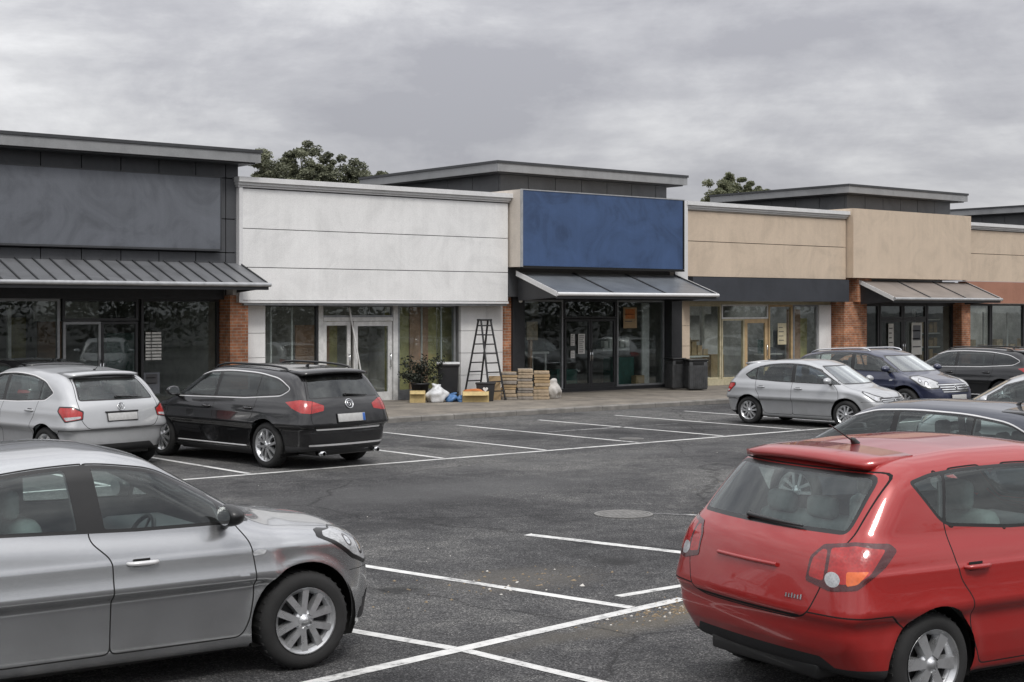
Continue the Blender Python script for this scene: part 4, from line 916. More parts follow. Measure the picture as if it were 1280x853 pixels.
M['lampwhite'] = plain('lamp_white', (.8, .8, .78), .4)

# ------------------------------------------------------------------ ground
def struct(o): o['kind'] = 'structure'; return o
def sheet(name, pts, z, mat): return struct(MB().use(mat).add([(x, y, z) for x, y in pts], [list(range(len(pts)))]).build(name))
sheet('car_park', [(-600, -600), (900, -600), (900, 900), (-600, 900)], 0., 'asphalt')
KY = 27.0; PZ = .12
struct(MB().use('paving').box(-40, KY + .13, -.05, 140, 60, PZ).build('pavement'))
a = MB().use('kerb'); x = -10.
while x < 90:
    j = rnd.uniform(-.004, .004); a.prismx([(KY + j, -.05), (KY + .125, -.05), (KY + .125, PZ + .003), (KY + .03 + j, PZ + .003), (KY + j, PZ - .025)], x + .004, x + .908); x += .915
struct(a.build('kerb'))
mk = MB().use('road_paint')
def line(p, q, w=.1, z=.004, m='road_paint'):
    mk.use(m); p, q = Vector(p), Vector(q); d = (q - p).normalized(); n = Vector((-d.y, d.x)) * w / 2; k = max(1, int((q - p).length / .5)); 
    pts = [p + (q - p) * i / k for i in range(k + 1)]; e = [(rnd.uniform(-.006, .006), rnd.uniform(-.006, .006)) for _ in pts]
    L_ = [u + n * (1 + e[i][0] * 8) for i, u in enumerate(pts)]; R_ = [u - n * (1 + e[i][1] * 8) for i, u in enumerate(pts)]
    mk.add([(v.x, v.y, z) for v in L_] + [(v.x, v.y, z) for v in R_], [(i + k + 1, i + k + 2, i + 1, i) for i in range(k)])
line((3, 19.84), (34, 20.06), .11)
for x in (8.75, 11.05, 14.72, 17.0, 19.3, 21.63, 23.98, 26.3, 28.65, 31.0, 33.3): line((x + .02, 20.01 + (x - 11) * .008), (x - .1, 25.6), .10, m='road_paint' if x < 27 else 'worn_paint')
line((19.6, 23.0), (23.2, 22.85), .08, m='worn_paint'); line((24.2, 23.2), (28., 23.1), .08, m='worn_paint')
line((3.2, 8.30), (9.2, 9.0), .125); line((8.83, 9.43), (10.6, 9.42), .10); line((7.6, 13.9), (8.585, 9.0), .11); line((5.9, 11.2), (6.53, 8.75), .11); line((6.56, 8.62), (6.78, 6.6), .10)
line((10.47, 12.65), (11.3, 9.2), .14); line((12.74, 13.0), (13.1, 12.5), .10, m='worn_paint')
struct(mk.build('road_markings'))
def cover(label, x, y, r):
    m = MB().use('iron').lathe([(0, .006), (r * .86, .006), (r * .87, .001), (r * .9, .001), (r * .91, .009), (r, .009), (r, 0)], 32, 'z', smooth=False)
    for i in range(-4, 5):
        w = math.sqrt(max(0, (r * .8) ** 2 - (i * r * .18) ** 2)); m.box(-w, i * r * .18 - r * .04, .0055, w, i * r * .18 + r * .04, .0105)
    tag(m.build('drain_cover', loc=(x, y, .002), rz=.3), label, 'drain cover')
cover('large round pale metal drain cover in the asphalt just left of the red hatchback', 12.42, 13.16, .36)
cover('small round drain cover on the far bay line between the empty spaces', 19.77, 20.73, .24)
# loose gravel and scraps on the tarmac near the red car
g = MB().use('gravel')
for i in range(420):
    u = rnd.gauss(0, 1); v = rnd.gauss(0, 1); x, y = 9.0 + u * .55, 8.72 + v * .14 + u * .04
    if i > 330: x, y = 8.6 + rnd.gauss(0, .6), 10.5 + rnd.gauss(0, .35)
    r = rnd.uniform(.006, .018) * (1.6 if rnd.random() < .06 else 1); g.use('grit_white' if rnd.random() < .16 else 'gravel')
    g.add([(x + r * rnd.uniform(.6, 1.3) * math.cos(t), y + r * rnd.uniform(.6, 1.3) * math.sin(t), .001) for t in (0, 1.3, 2.5, 3.8, 5.1)] + [(x + r * .2, y, r * rnd.uniform(.5, 1.))], [(0, 1, 5), (1, 2, 5), (2, 3, 5), (3, 4, 5), (4, 0, 5)])
for i in range(70):
    x, y = rnd.uniform(4, 22), rnd.uniform(7, 19); r = rnd.uniform(.004, .010); g.use('grit_white' if rnd.random() < .5 else 'gravel')
    g.add([(x + r * math.cos(t), y + r * math.sin(t), .001) for t in (0, 1.3, 2.5, 3.8, 5.1)] + [(x, y, r)], [(0, 1, 5), (1, 2, 5), (2, 3, 5), (3, 4, 5), (4, 0, 5)])
tag(g.build('gravel'), 'loose brown gravel and pale scraps scattered on the car park asphalt', 'gravel', kind='stuff')

# ------------------------------------------------------------------ shops
YF, YG = 31.5, 32.15            # fascia face, glass line
def panels(m, mat, x0, x1, zs, y, d=.08, gap=.014, xs=None):
    """Cladding sheets with open joints: rows between zs, columns between xs."""
    m.use(mat); xs = xs or [x0, x1]
    for i in range(len(xs) - 1):
        for k in range(len(zs) - 1): m.box(xs[i] + gap / 2, y, zs[k] + gap / 2, xs[i + 1] - gap / 2, y + d, zs[k + 1] - gap / 2)
def coping(m, mat, x0, x1, z, y, back=32.4):
    m.use(mat); m.box(x0, y - .16, z - .12, x1, back, z); m.box(x0 + .02, y - .09, z - .19, x1 - .02, back - .1, z - .123); m.box(x0 + .04, y - .04, z - .24, x1 - .04, back - .2, z - .193)
def shop(label, x0, x1, top=5.6, back=46.):
    """The unit's shell: party walls, floor, ceiling, back wall and flat roof."""
    r = thing('shop_unit', label, 'shop', ((x0 + x1) / 2, YG, PZ)); r['ox'] = (x0 + x1) / 2
    return r
def put(m, name, r, parent=None):
    o = m.build(name, None, parent or r)
    ox, oy, oz = (r['ox'], YG, PZ)
    o.data.transform(Matrix.Translation((-ox, -oy, -oz))); return o
def room(r, x0, x1, depth=5.5, mat='inside', zc=2.95, added_light_gap=False):  # optional opening added in ceiling and roof so daylight brightens the interior
    m = MB().use('inside_floor').box(x0, YG - .05, PZ - .1, x1, YG + depth, PZ + .006)
    m.use(mat).box(x0, YG + depth, PZ, x1, YG + depth + .1, zc); ya, yb = (YG + .9, YG + 4.2) if added_light_gap else (YG + 1, YG + 1); m.box(x0, YG + .1, zc, x1, ya, zc + .1); m.box(x0, yb, zc, x1, YG + depth, zc + .1); m.box(x0 - .0, YG + .1, PZ + .006, x0 + .06, YG + depth, zc); m.box(x1 - .06, YG + .1, PZ + .006, x1, YG + depth, zc)
    m.use('grey_panel').box(x0, 45.8, 0, x1, 46, 5.2); m.use('eave_dark').box(x0, 32.5, 5.15, x1, ya, 5.3); m.box(x0, yb, 5.15, x1, 45.8, 5.3)
    put(m, 'interior', r)
def pane(r, x0, x1, z0, z1, frame='frame_dark', bar=.06, glassm='shopglass', y=YG):
    """One glazed opening: frame, with its pane as a child."""
    m = MB().use(frame); m.box(x0, y - .05, z0, x0 + bar, y + .05, z1); m.box(x1 - bar, y - .05, z0, x1, y + .05, z1); m.box(x0 + bar, y - .05, z1 - bar, x1 - bar, y + .05, z1); m.box(x0 + bar, y - .05, z0, x1 - bar, y + .05, z0 + bar)
    w = put(m, 'window', r); put(MB().use(glassm).box(x0 + bar, y - .006, z0 + bar, x1 - bar, y + .006, z1 - bar), 'pane', r, w); return w
def door(r, x0, x1, z1, frame='frame_dark', bar=.09, handle=1, y=YG - .01, hmat='chrome'):
    m = MB().use(frame); z0 = PZ + .012; m.box(x0, y - .03, z0, x0 + bar, y + .03, z1); m.box(x1 - bar, y - .03, z0, x1, y + .03, z1); m.box(x0 + bar, y - .03, z1 - bar, x1 - bar, y + .03, z1); m.box(x0 + bar, y - .03, z0, x1 - bar, y + .03, z0 + .22)
    d = put(m, 'door', r); put(MB().use('shopglass').box(x0 + bar, y - .005, z0 + .22, x1 - bar, y + .005, z1 - bar), 'pane', r, d)
    hx = x0 + bar / 2 if handle < 0 else x1 - bar / 2
    put(MB().use(hmat).tube([(hx, y - .03, 1.0), (hx, y - .075, 1.0), (hx, y - .075, 1.35), (hx, y - .03, 1.35)], .014, 8), 'handle', r, d); return d
def eave(m, x0, x1, y0, y1, z):
    """Shallow oversailing tower roof: capping, fascia, soffit lip."""
    m.use('eave_dark').box(x0 - .03, y0 - .03, z - .07, x1 + .03, y1 + .03, z); m.use('eave').box(x0, y0, z - .30, x1, y1, z - .073); m.use('eave_dark').box(x0 + .10, y0 + .10, z - .335, x1 - .10, y1 - .10, z - .303)
def tower(r, x0, x1, y0, y1, z, over=.45, zb=5.2, n=None, step=1.02):
    m = MB(); xs = [x0 + over]; e = x1 - over
    while xs[-1] + step < e - .3: xs.append(xs[-1] + step)
    xs.append(e); panels(m, 'tower', 0, 0, [zb, z - .33], y0 + over, .1, .02, xs)
    m.use('gap').box(x0 + over + .05, y0 + over + .06, zb, e - .05, y1 - over - .06, z - .34)
    ys = list(np.linspace(y0 + over + .1, y1 - over, 6))
    m.use('tower')
    for i in range(5): m.box(x0 + over, ys[i] + .01, zb, x0 + over + .1, ys[i + 1] - .01, z - .335); m.box(e - .1, ys[i] + .01, zb, e, ys[i + 1] - .01, z - .335)
    put(m, 'roof_tower', r); m = MB(); eave(m, x0, x1, y0, y1, z); put(m, 'eave', r)
def canopy(r, x0, x1, yb, zb, yf, zf, mat, ribs, under='frame_dark', trim='gutter', ends_=True):
    m = MB().use(mat); t = .05
    m.prismx([(yb, zb), (yb, zb - t), (yf, zf - t), (yf, zf)], x0, x1)
    for i in range(ribs + 1):
        x = x0 + .02 + (x1 - x0 - .04) * i / ribs; w = .014 if ribs > 8 else .025; h = .035
        m.use('eave_dark').prismx([(yb - .01, zb + .002), (yf + .02, zf + .002), (yf + .02, zf + h), (yb - .01, zb + h)], x - w, x + w)
    m.use(trim).tube([(x0 - .03, yf - .045, zf - .03), (x1 + .03, yf - .045, zf - .03)], .05, 10)
    m.use('eave_dark').box(x0, yf - .005, zf - .15, x1, yf + .05, zf - .052)
    if ends_:
        m.use('white_metal')
        for x in (x0 - .026, x1 + .002): m.prismx([(yb, zb + .04), (yb, zb - .10), (yf, zf - .10), (yf, zf + .04)], x, x + .024)
    m.use(under)
    for x in (x0 + .05, x1 - .11): m.prismx([(yb, zb - .1), (yb, zf - .2), (yb - .06, zf - .2), (yf + .1, zf - .12), (yf + .1, zf - .056), (yb - .06, zb - .10)], x, x + .06)
    put(m, 'canopy', r)

# --- unit 1: dark grey shop on the left
r = shop('dark grey panelled shop with a large blank grey sign and long ribbed canopy', 5.0, 17.2)
m = MB(); xs = [5.0] + [5.85 + .93 * i for i in range(12)] + [16.86, 17.2]; panels(m, 'grey_panel', 0, 0, [3.1, 3.85, 4.65, 5.62, 6.08], YF + .1, .1, .022, xs); m.use('gap').box(5., YF + .18, 3.05, 17.19, 32.4, 6.05); put(m, 'fascia', r)
m = MB().use('grey_sign').box(7.2, YF - .06, 3.92, 16.64, YF + .095, 5.60); m.use('eave_dark').box(7.18, YF - .075, 5.602, 16.66, YF + .094, 5.625); m.box(16.643, YF - .075, 3.9, 16.665, YF + .094, 5.60); m.box(7.18, YF - .075, 3.875, 16.66, YF + .094, 3.918); put(m, 'sign_panel', r)
m = MB(); eave(m, 4.6, 17.5, 31.05, 39., 6.28); m.use('tower').box(5., 32.4, 5.2, 17.15, 38.6, 5.94); put(m, 'eave', r)
canopy(r, 4.8, 17.22, YF + .09, 3.60, 30.2, 3.10, 'canopy', 32, ends_=False)
m = MB().use('frame_dark').box(5., YG - .3, 2.74, 16.95, YG + .06, 3.05); m.box(5., YG - .06, PZ, 16.9, YG + .06, PZ + .14); put(m, 'shopfront_beam', r)
for x0, x1, z0, z1 in ((5.05, 8.0, .26, 2.74), (8.0, 11.0, .26, 2.74), (11.0, 13.0, .26, 2.74), (13.06, 14.88, 2.24, 2.74), (14.95, 16.95, .26, 2.74)): pane(r, x0, x1, z0, z1, 'frame_grey' if x1 < 14 else 'frame_dark', .06)
door(r, 13.08, 13.97, 2.22, 'frame_grey', .06, 1); door(r, 13.98, 14.87, 2.22, 'frame_dark', .06, -1)
m = MB().use('brick').box(16.98, YG - .55, PZ, 17.46, YG + .2, 2.84); m.use('white_metal').box(17.02, YG - .62, 2.845, 17.3, YG - .3, 3.0); put(m, 'brick_pier', r)
room(r, 5.0, 17.1, 6., zc=2.9)
m = MB().use('green_box')
for x, y, w, h in ((11.6, 34, .5, 2.2), (12.3, 35, .35, 2.3), (15.6, 35.5, .8, 1.9)): m.box(x, y, PZ + .01, x + w, y + .4, h)
m.use('frame_white').box(12.6, 34.2, PZ + .01, 12.68, 34.3, 2.6); m.box(13.9, 36, 2.2, 15.6, 36.05, 2.7); m.use('brownboard').box(14.1, 36.2, PZ + .01, 14.7, 36.3, 2.2); m.use('paper').box(11.2, 36, 1.5, 12.2, 36.04, 2.0); m.use('olive').box(13.5, 36.5, .2, 13.9, 36.6, 2.3)
put(m, 'shop_fittings', r)

# --- unit 2: white shop being fitted out
r = shop('white panelled shop being fitted out, with aluminium double doors and bare white fascia', 17.2, 25.4)
m = MB(); panels(m, 'white_wall', 17.22, 25.4, [2.72, 3.51, 4.44, 5.40], YF, .1, .018); m.use('gap').box(17.25, YF + .08, 2.75, 25.38, 32.35, 5.36); coping(m, 'white_metal', 17.08, 25.46, 5.66, YF)
m.use('white_metal').box(17.14, YF - .05, 2.66, 17.235, YF + .6, 5.41); m.box(17.24, YF - .02, 2.655, 25.4, YF + .12, 2.715); m.use('frame_grey').box(17.3, YF + .02, 2.60, 25.38, YF + .5, 2.65); put(m, 'fascia', r)
zs = [PZ, .72, 1.32, 1.92, 2.60]
for xa, xb in ((17.47, 18.12), (24.10, 25.56)): m = MB(); panels(m, 'white_wall', xa, xb, zs, YG - .22, .1, .012, [xa, xb] if xb < 20 else [xa, 25.0, xb]); m.use('eave').box(xa + .02, YG - .13, PZ, xb - .02, YG + .1, 2.6); put(m, 'wall', r)
pane(r, 18.14, 19.72, .30, 2.62, 'frame_dark', .05); pane(r, 19.76, 22.02, 2.30, 2.62, 'frame_grey', .05); pane(r, 22.16, 24.06, .32, 2.62, 'frame_grey', .06)
m = MB().use('frame_white').box(19.73, YG - .07, PZ, 19.86, YG + .07, 2.6); m.box(19.87, YG - .07, 2.20, 22.0, YG + .07, 2.297); m.box(22.01, YG - .07, PZ, 22.15, YG + .07, 2.6); m.use('frame_grey').box(18.14, YG - .06, PZ, 19.72, YG + .06, .297); m.box(22.16, YG - .06, PZ, 24.06, YG + .06, .317); put(m, 'door_surround', r)
door(r, 19.88, 20.70, 2.19, 'frame_white', .10, 1); door(r, 20.80, 21.98, 2.19, 'frame_white', .12, 1)
room(r, 17.3, 25.3, 6., zc=2.9, added_light_gap=True)
m = MB().use('olive'); 
for i in range(3): m.box(22.0 + i * .9, YG + .3 + .06 * i, PZ + .01, 22.82 + i * .9, YG + .33 + .06 * i, 2.6)
m.use('brownboard').box(22.75, YG + .24, PZ + .01, 23.35, YG + .27, 2.7); m.box(19.4, YG + .5, PZ + .01, 20.4, YG + .55, 2.1); m.use('olive').box(20.42, YG + .6, PZ + .01, 20.7, YG + .65, 2.3); m.use('frame_white')
for x in (18.5, 19.1, 23.1, 23.75): m.box(x, YG + .2, PZ + .01, x + .035, YG + .24, 2.8)
put(m, 'stud_partition', r)

# --- unit 3: blue sign shop
r = shop('shop with the big blank blue sign box, sloping canopy and dark glazed front', 25.45, 32.3)
m = MB().use('beige_pale').box(25.45, 31.03, 3.66, 31.72, 32.4, 5.76); put(m, 'sign_box', r)
m = MB().use('blue_sign').box(25.50, 30.99, 3.69, 31.66, 31.025, 5.74); m.use('gutter'); m.box(25.44, 30.975, 3.655, 25.498, 31.027, 5.77); m.box(25.5, 30.975, 5.742, 31.72, 31.027, 5.77); m.use('gap').box(25.5, 30.975, 3.62, 31.72, 31.1, 3.685); m.box(31.665, 30.975, 3.69, 31.72, 31.027, 5.74); put(m, 'sign_panel', r)
m = MB().use('white_metal').box(31.74, YF - .12, 3.0, 32.28, 32.3, 5.72); m.use('grey_panel').box(25.5, YF + .1, 2.85, 31.73, YF + .2, 3.64); put(m, 'fascia', r)
tower(r, 25.6, 33.1, 32.2, 39.2, 6.65)
canopy(r, 25.62, 31.74, YF - .1, 3.52, 29.7, 2.94, 'canopy_blue', 3, trim='white_metal')
m = MB().use('brick').box(25.565, YG - .30, PZ, 25.79, YG + .1, 2.84); put(m, 'brick_pier', r)
m = MB().use('frame_dark').box(25.81, YG - .35, PZ, 26.24, YG + .1, 2.95); m.box(32.02, YG - .35, PZ, 32.46, YG + .1, 2.95); m.box(26.25, YG - .12, 2.78, 32.01, YG + .1, 2.98); m.box(26.25, YG - .06, PZ, 32.01, YG + .06, PZ + .10); put(m, 'shopfront_beam', r)
pane(r, 26.26, 27.92, .22, 2.77, 'frame_grey', .05); pane(r, 27.96, 30.0, 2.24, 2.77, 'frame_dark', .05); pane(r, 30.04, 32.0, .22, 2.77, 'frame_grey', .05)
door(r, 27.98, 28.98, 2.22, 'frame_dark', .07, 1); door(r, 28.99, 29.98, 2.22, 'frame_dark', .07, -1)
room(r, 25.5, 32.4, 6., zc=3.)
m = MB().use('green_box').box(30.3, 32.6, PZ + .01, 31.2, 33.0, 1.05); m.box(28.1, 32.6, PZ + .01, 28.9, 33.1, .75); m.use('card').box(31.05, 32.35, PZ + .01, 31.4, 32.55, .5); m.use('frame_white').box(31.45, 32.5, PZ + .01, 31.75, 32.56, 2.7); m.box(30.2, 32.9, 1.25, 31.3, 33.2, 1.33); m.use('paper'); [m.box(30.3 + k * .22, 32.95, 1.34, 30.46 + k * .22, 33.1, 1.55 + .1 * (k % 3)) for k in range(5)]
m.use('brownboard').box(27.0, 32.5, PZ + .01, 27.1, 32.6, 1.75); m.use('wood').box(26.85, 32.44, 1.62, 27.25, 32.49, 2.15); m.use('olive').box(26.7, 35.5, 1.2, 27.1, 35.6, 2.7); m.use('frame_white').box(28.7, 34.5, 2.3, 29.0, 34.6, 2.75); m.use('frame_white').box(26.3, 32.7, 1.22, 27.9, 33.0, 1.28)
for x in (26.4, 27.3, 27.8): m.box(x, 32.75, PZ + .01, x + .04, 32.79, 1.22)
put(m, 'shop_fittings', r)
m = MB().use('lampwhite').lathe([(.0, -.14), (.05, -.12), (.055, -.02), (.03, 0)], 12, 'z', Matrix.Translation((26.02, YG - .43, 2.82))); m.use('frame_dark').box(26.0, YG - .44, 2.8, 26.04, YG - .35, 2.84); put(m, 'wall_light', r)

# --- unit 4: beige shop with charcoal band
r = shop('beige shop with a charcoal band under its fascia and a tan framed glass door', 32.5, 40.0)
m = MB(); panels(m, 'beige_wall', 32.3, 39.95, [3.50, 4.58, 5.50], YF, .1, .02); m.use('gap').box(32.32, YF + .08, 3.5, 39.93, 32.3, 5.46); coping(m, 'white_metal', 32.25, 40.0, 5.78, YF); m.use('beige_pale').box(32.28, YF + .02, 5.505, 39.95, YF + .4, 5.537); put(m, 'fascia', r)
put(MB().use('dark_band').box(32.5, YF - .12, 2.76, 39.97, YF + .3, 3.49), 'sign_band', r)
m = MB().use('frame_yellow').box(32.93, YG - .07, 2.66, 39.86, YG + .07, 2.755); m.box(32.93, YG - .14, PZ, 35.6, YG + .07, .30); m.box(36.72, YG - .10, PZ, 39.2, YG + .07, .30); put(m, 'shopfront_beam', r)
m = MB(); panels(m, 'beige_wall', 32.5, 32.9, [PZ, .75, 1.38, 2.0, 2.75], YG - .25, .3, .012); put(m, 'pier', r)
put(MB().use('white_wall').box(39.24, YG - .1, PZ, 39.86, YG + .1, 2.655), 'wall', r)
pane(r, 32.93, 34.52, .305, 2.655, 'frame_yellow', .06); pane(r, 34.55, 36.74, 2.20, 2.655, 'frame_white', .05); pane(r, 34.55, 35.60, .305, 2.195, 'frame_yellow', .05); pane(r, 36.76, 37.95, .305, 2.655, 'frame_tan', .07); pane(r, 37.98, 39.22, .305, 2.655, 'frame_grey', .06)
door(r, 35.62, 36.72, 2.19, 'frame_tan', .13, 1)
room(r, 32.5, 40.0, 5., zc=2.95, added_light_gap=True)
m = MB().use('frame_white').box(33.1, 32.5, .32, 34.4, 32.9, .36); m.box(33.1, 32.5, 1.0, 34.4, 32.8, 1.04); m.box(36.85, 32.5, 1.0, 37.9, 32.8, 1.04); m.use('card'); [m.box(33.15 + k * .26, 32.55, 1.05, 33.35 + k * .26, 32.75, 1.25 + .12 * ((k * 7) % 4)) for k in range(5)]; m.use('paper'); [m.box(33.15 + k * .3, 32.5, .37, 33.38 + k * .3, 32.7, .6 + .1 * ((k * 5) % 3)) for k in range(4)]; m.use('green_box').box(36.9, 32.5, 1.05, 37.3, 32.7, 1.5); m.use('brownboard').box(38.1, 32.45, .32, 38.75, 32.5, 2.5); m.use('olive').box(38.8, 32.5, .32, 39.15, 32.56, 2.2); m.use('frame_white').box(35.0, 33.4, PZ + .01, 35.12, 33.5, 2.7); m.box(33.9, 34, 2.3, 35.8, 34.1, 2.75); m.box(36.0, 34.4, 2.35, 36.5, 34.45, 2.75); m.use('paper').box(37.2, 32.6, 1.25, 37.55, 32.62, 1.95); m.use('orange').box(33.8, 33, .9, 34.0, 33.2, 1.4); m.use('card').box(33.9, 32.7, PZ + .01, 34.5, 33, .95); m.box(34.8, 32.8, PZ + .01, 35.4, 33.2, 1.05); m.use('grey_sign').box(38.2, 33, .2, 38.6, 33.4, 1.8); m.use('frame_white').box(33.6, 33.3, .5, 33.64, 33.34, 2.4); m.use('wood').box(32.95, 33.8, 1.45, 35.3, 34.1, 1.5)
put(m, 'shop_fittings', r)

# --- unit 5: tall beige box
r = shop('taller plain beige shop with a brown canopy between two brick piers', 40.0, 47.0)
m = MB().use('beige_wall').box(39.99, 31.22, 3.56, 46.75, 32.35, 5.88); put(m, 'fascia', r)
tower(r, 41.0, 48.0, 32.2, 38.7, 6.82)
canopy(r, 40.55, 46.72, YF - .1, 3.46, 30.0, 2.88, 'canopy_brown', 3)
m = MB().use('brick').box(40.0, YG - .55, PZ, 41.2, YG + .1, 2.752); m.box(40.45, YG - .75, 2.754, 41.19, YG + .1, 3.55); put(m, 'brick_pier', r)
put(MB().use('brick').box(46.95, YG - .40, PZ, 47.5, YG + .1, 3.45), 'brick_pier', r)
m = MB().use('frame_dark').box(41.21, YG - .12, 2.70, 46.94, YG + .1, 3.5); put(m, 'shopfront_beam', r)
for x0, x1, z0, z1 in ((41.22, 42.55, .2, 2.69), (42.58, 43.9, 2.16, 2.69), (43.93, 45.3, 2.16, 2.69), (45.33, 46.93, .2, 2.69)): pane(r, x0, x1, z0, z1, 'frame_dark', .08)
door(r, 42.6, 43.92, 2.15, 'frame_dark', .09, 1); door(r, 43.94, 45.3, 2.15, 'frame_dark', .09, -1)
room(r, 40.05, 46.95, 4.5)
m = MB().use('paper'); [m.rbox(41.5 + k * .42, 32.5, .9, 41.75 + k * .42, 32.7, 1.55, .04) for k in range(2)]; m.use('frame_white'); [m.box(45.5, 32.5, .6 + k * .5, 46.7, 32.8, .64 + k * .5) for k in range(4)]; m.use('card'); [m.box(45.55 + (k % 4) * .28, 32.55, .65 + (k // 4) * .5, 45.75 + (k % 4) * .28, 32.75, .88 + (k // 4) * .5 + .08 * (k % 3)) for k in range(12)]; m.use('frame_white').box(45.8, 33, PZ + .01, 45.9, 33.1, 2.5); m.use('paper').box(45.6, 33.1, .3, 45.75, 33.2, 2.2); m.use('green_box').box(46.2, 33, PZ + .01, 46.6, 33.4, 2.5); m.use('frame_white')
for x in (41.5, 42.1): m.tube([(x, 33, PZ + .01), (x, 33, 1.5), (x + .25, 33, 1.75), (x + .5, 33, 1.7)], .03, 8)
put(m, 'shop_fittings', r)

# --- unit 6 and 7: the row runs on
r = shop('beige shop with a terracotta band over its dark windows at the right edge', 47.5, 56.)
m = MB(); panels(m, 'beige_wall', 46.76, 56., [3.53, 4.55, 5.42], YF, .1, .02); m.use('gap').box(46.8, YF + .08, 3.6, 55.9, 32.3, 5.4); coping(m, 'white_metal', 46.78, 56., 5.68, YF); put(m, 'fascia', r)
put(MB().use('terracotta').box(46.8, YF - .02, 2.72, 56., YF + .3, 3.525), 'sign_band', r)
for x0, x1 in ((47.52, 49.35), (49.4, 51.6), (51.65, 53.8), (53.85, 55.95)): pane(r, x0, x1, .2, 2.7, 'frame_dark', .06)
room(r, 47.5, 56., 4.5, added_light_gap=True)
m = MB().use('frame_white'); [m.box(47.8 + k * 1.9, 32.6, .9, 49.1 + k * 1.9, 33., .95) for k in range(4)]; [m.box(48.2 + k * 1.6, 32.7, PZ + .01, 48.26 + k * 1.6, 32.76, 2.4) for k in range(5)]; m.use('wood'); [m.box(47.9 + k * .9, 32.65, .96, 48.3 + k * .9, 32.9, 1.15 + .2 * (k % 2)) for k in range(8)]; put(m, 'shop_fittings', r)
r = shop('farthest shop of the row, its dark roof tower showing over the terracotta banded shop', 56., 66.)
m = MB().use('beige_wall').box(56.02, 31.3, 2.75, 66., 32.4, 5.88); m.use('brick').box(56.02, YG - .3, PZ, 66, YG, 2.745); put(m, 'fascia', r); tower(r, 56., 66., 32.2, 38.7, 6.9); room(r, 56.05, 66, 4.)
# ------------------------------------------------------------------ things on the pavement
def prop(m, name, label, cat, loc, rz=0., group=None): return tag(m.build(name, None, None, loc, rz), label, cat, group)
# step ladder: two rung frames hinged at the top
lad = thing('step_ladder', 'tall dark metal step ladder standing open against the white wall', 'ladder', (24.02, 30.78, PZ), math.radians(-86))
def frame_(name, dx, rungs, w0, w1, n):
    m = MB().use('ladder'); top = 2.1
    A0, A1 = Vector((dx, -w0, 0)), Vector((dx * .10, -w1, top)); B0, B1 = Vector((dx, w0, 0)), Vector((dx * .10, w1, top))
    m.tube([A0, A1], .026, 6); m.tube([B0, B1], .026, 6)
    for i in range(1, n + 1):
        t = i / (n + .6); p, q = A0.lerp(A1, t), B0.lerp(B1, t); m.tube([p, q], .017, 6)
    m.use('rubber'); 
    for p in (A0, B0): m.box(p.x - .025, p.y - .025, 0, p.x + .025, p.y + .025, .05)
    m.build(name, None, lad)
frame_('ladder_frame', .52, 8, .27, .17, 8); frame_('ladder_frame', -.52, 8, .27, .17, 8)
MB().use('ladder').rbox(-.09, -.2, 2.08, .09, .2, 2.13, .015).build('top_cap', None, lad)
# stacked boards: three columns of short timber packs
names = ['pale', 'tan', 'grey']
for c in range(3):
    X, Y = 24.72 + c * .335, 30.62 - c * .27; z = PZ + .002; k = 0; top = (.70, .78, .72)[c]
    while z < PZ + top:
        h = rnd.uniform(.06, .10); w = rnd.uniform(.195, .215); m = MB(); y = -.32
        for b in range(2):
            m.use(rnd.choice(['wood', 'wood', 'wood_grey', 'card'])); hh = h - rnd.uniform(.006, .014); m.rbox(-w, y + .01, 0, w, y + .31, hh, .008); y += .33
        if k % 2: 
            m.use('wood_grey').box(-w * .9, -.30, -.0, -w * .55, .30, .012)
        prop(m, 'timber_bundle', 'short bundle of pale timber offcuts in the three-column stack beside the blue sign shop', 'timber', (X + rnd.uniform(-.015, .015), Y + rnd.uniform(-.02, .02), z), math.radians(-39) + rnd.uniform(-.05, .05), 'timber bundles stacked on the pavement'); z += h; k += 1
# bags and boxes
def blob(mat, rx, ry, rz, seed, lump=.25, neck=0., lean=0., flat=0.):
    r_ = random.Random(seed); bm = bmesh.new(); bmesh.ops.create_icosphere(bm, subdivisions=4, radius=1); K = [(Vector((r_.gauss(0, 1), r_.gauss(0, 1), r_.gauss(0, 1))).normalized(), r_.uniform(3, 9), r_.uniform(0, 6)) for _ in range(10)]
    for v in bm.verts:
        n = v.co.normalized(); d = 1 + lump * .12 * sum(math.sin(a.dot(n) * f + p) for a, f, p in K); q = n * d
        z = q.z; s = 1. if z < .2 else 1 - neck * min(1, (z - .2) / .6)
        if neck and z > .75: s = (1 - neck) + (z - .75) * 1.6
        h_ = max(0, (z + .8) / 1.8); v.co = Vector((q.x * rx * s * (1 - flat * h_) + lean * h_ * rz, q.y * ry * s * (1 - flat * h_), h_ * rz))
    bm.verts.index_update(); m = MB().use(mat); m.add([v.co for v in bm.verts], [[v.index for v in f.verts] for f in bm.faces], None, True); bm.free(); return m
prop(blob('sack', .28, .21, .50, 3, .45, .30, -.22, .12), 'sack', 'slumped white woven sack leaning beside the timber stack', 'sack', (25.80, 30.05, PZ), .5)
prop(blob('bag', .33, .26, .46, 5, .5, .55), 'plastic_bag', 'full white plastic bag with a knotted top among the boxes', 'bag', (22.42, 30.72, PZ), .2)
prop(blob('bag_blue', .17, .15, .22, 8, .6, .3), 'plastic_bag', 'small crumpled blue plastic bag beside the white bag', 'bag', (22.78, 30.58, PZ), .2)
prop(blob('bag_blue', .13, .12, .17, 9, .6, .3), 'plastic_bag', 'smallest crumpled blue plastic bag, touching the yellow box', 'bag', (22.98, 30.42, PZ), 1.2)
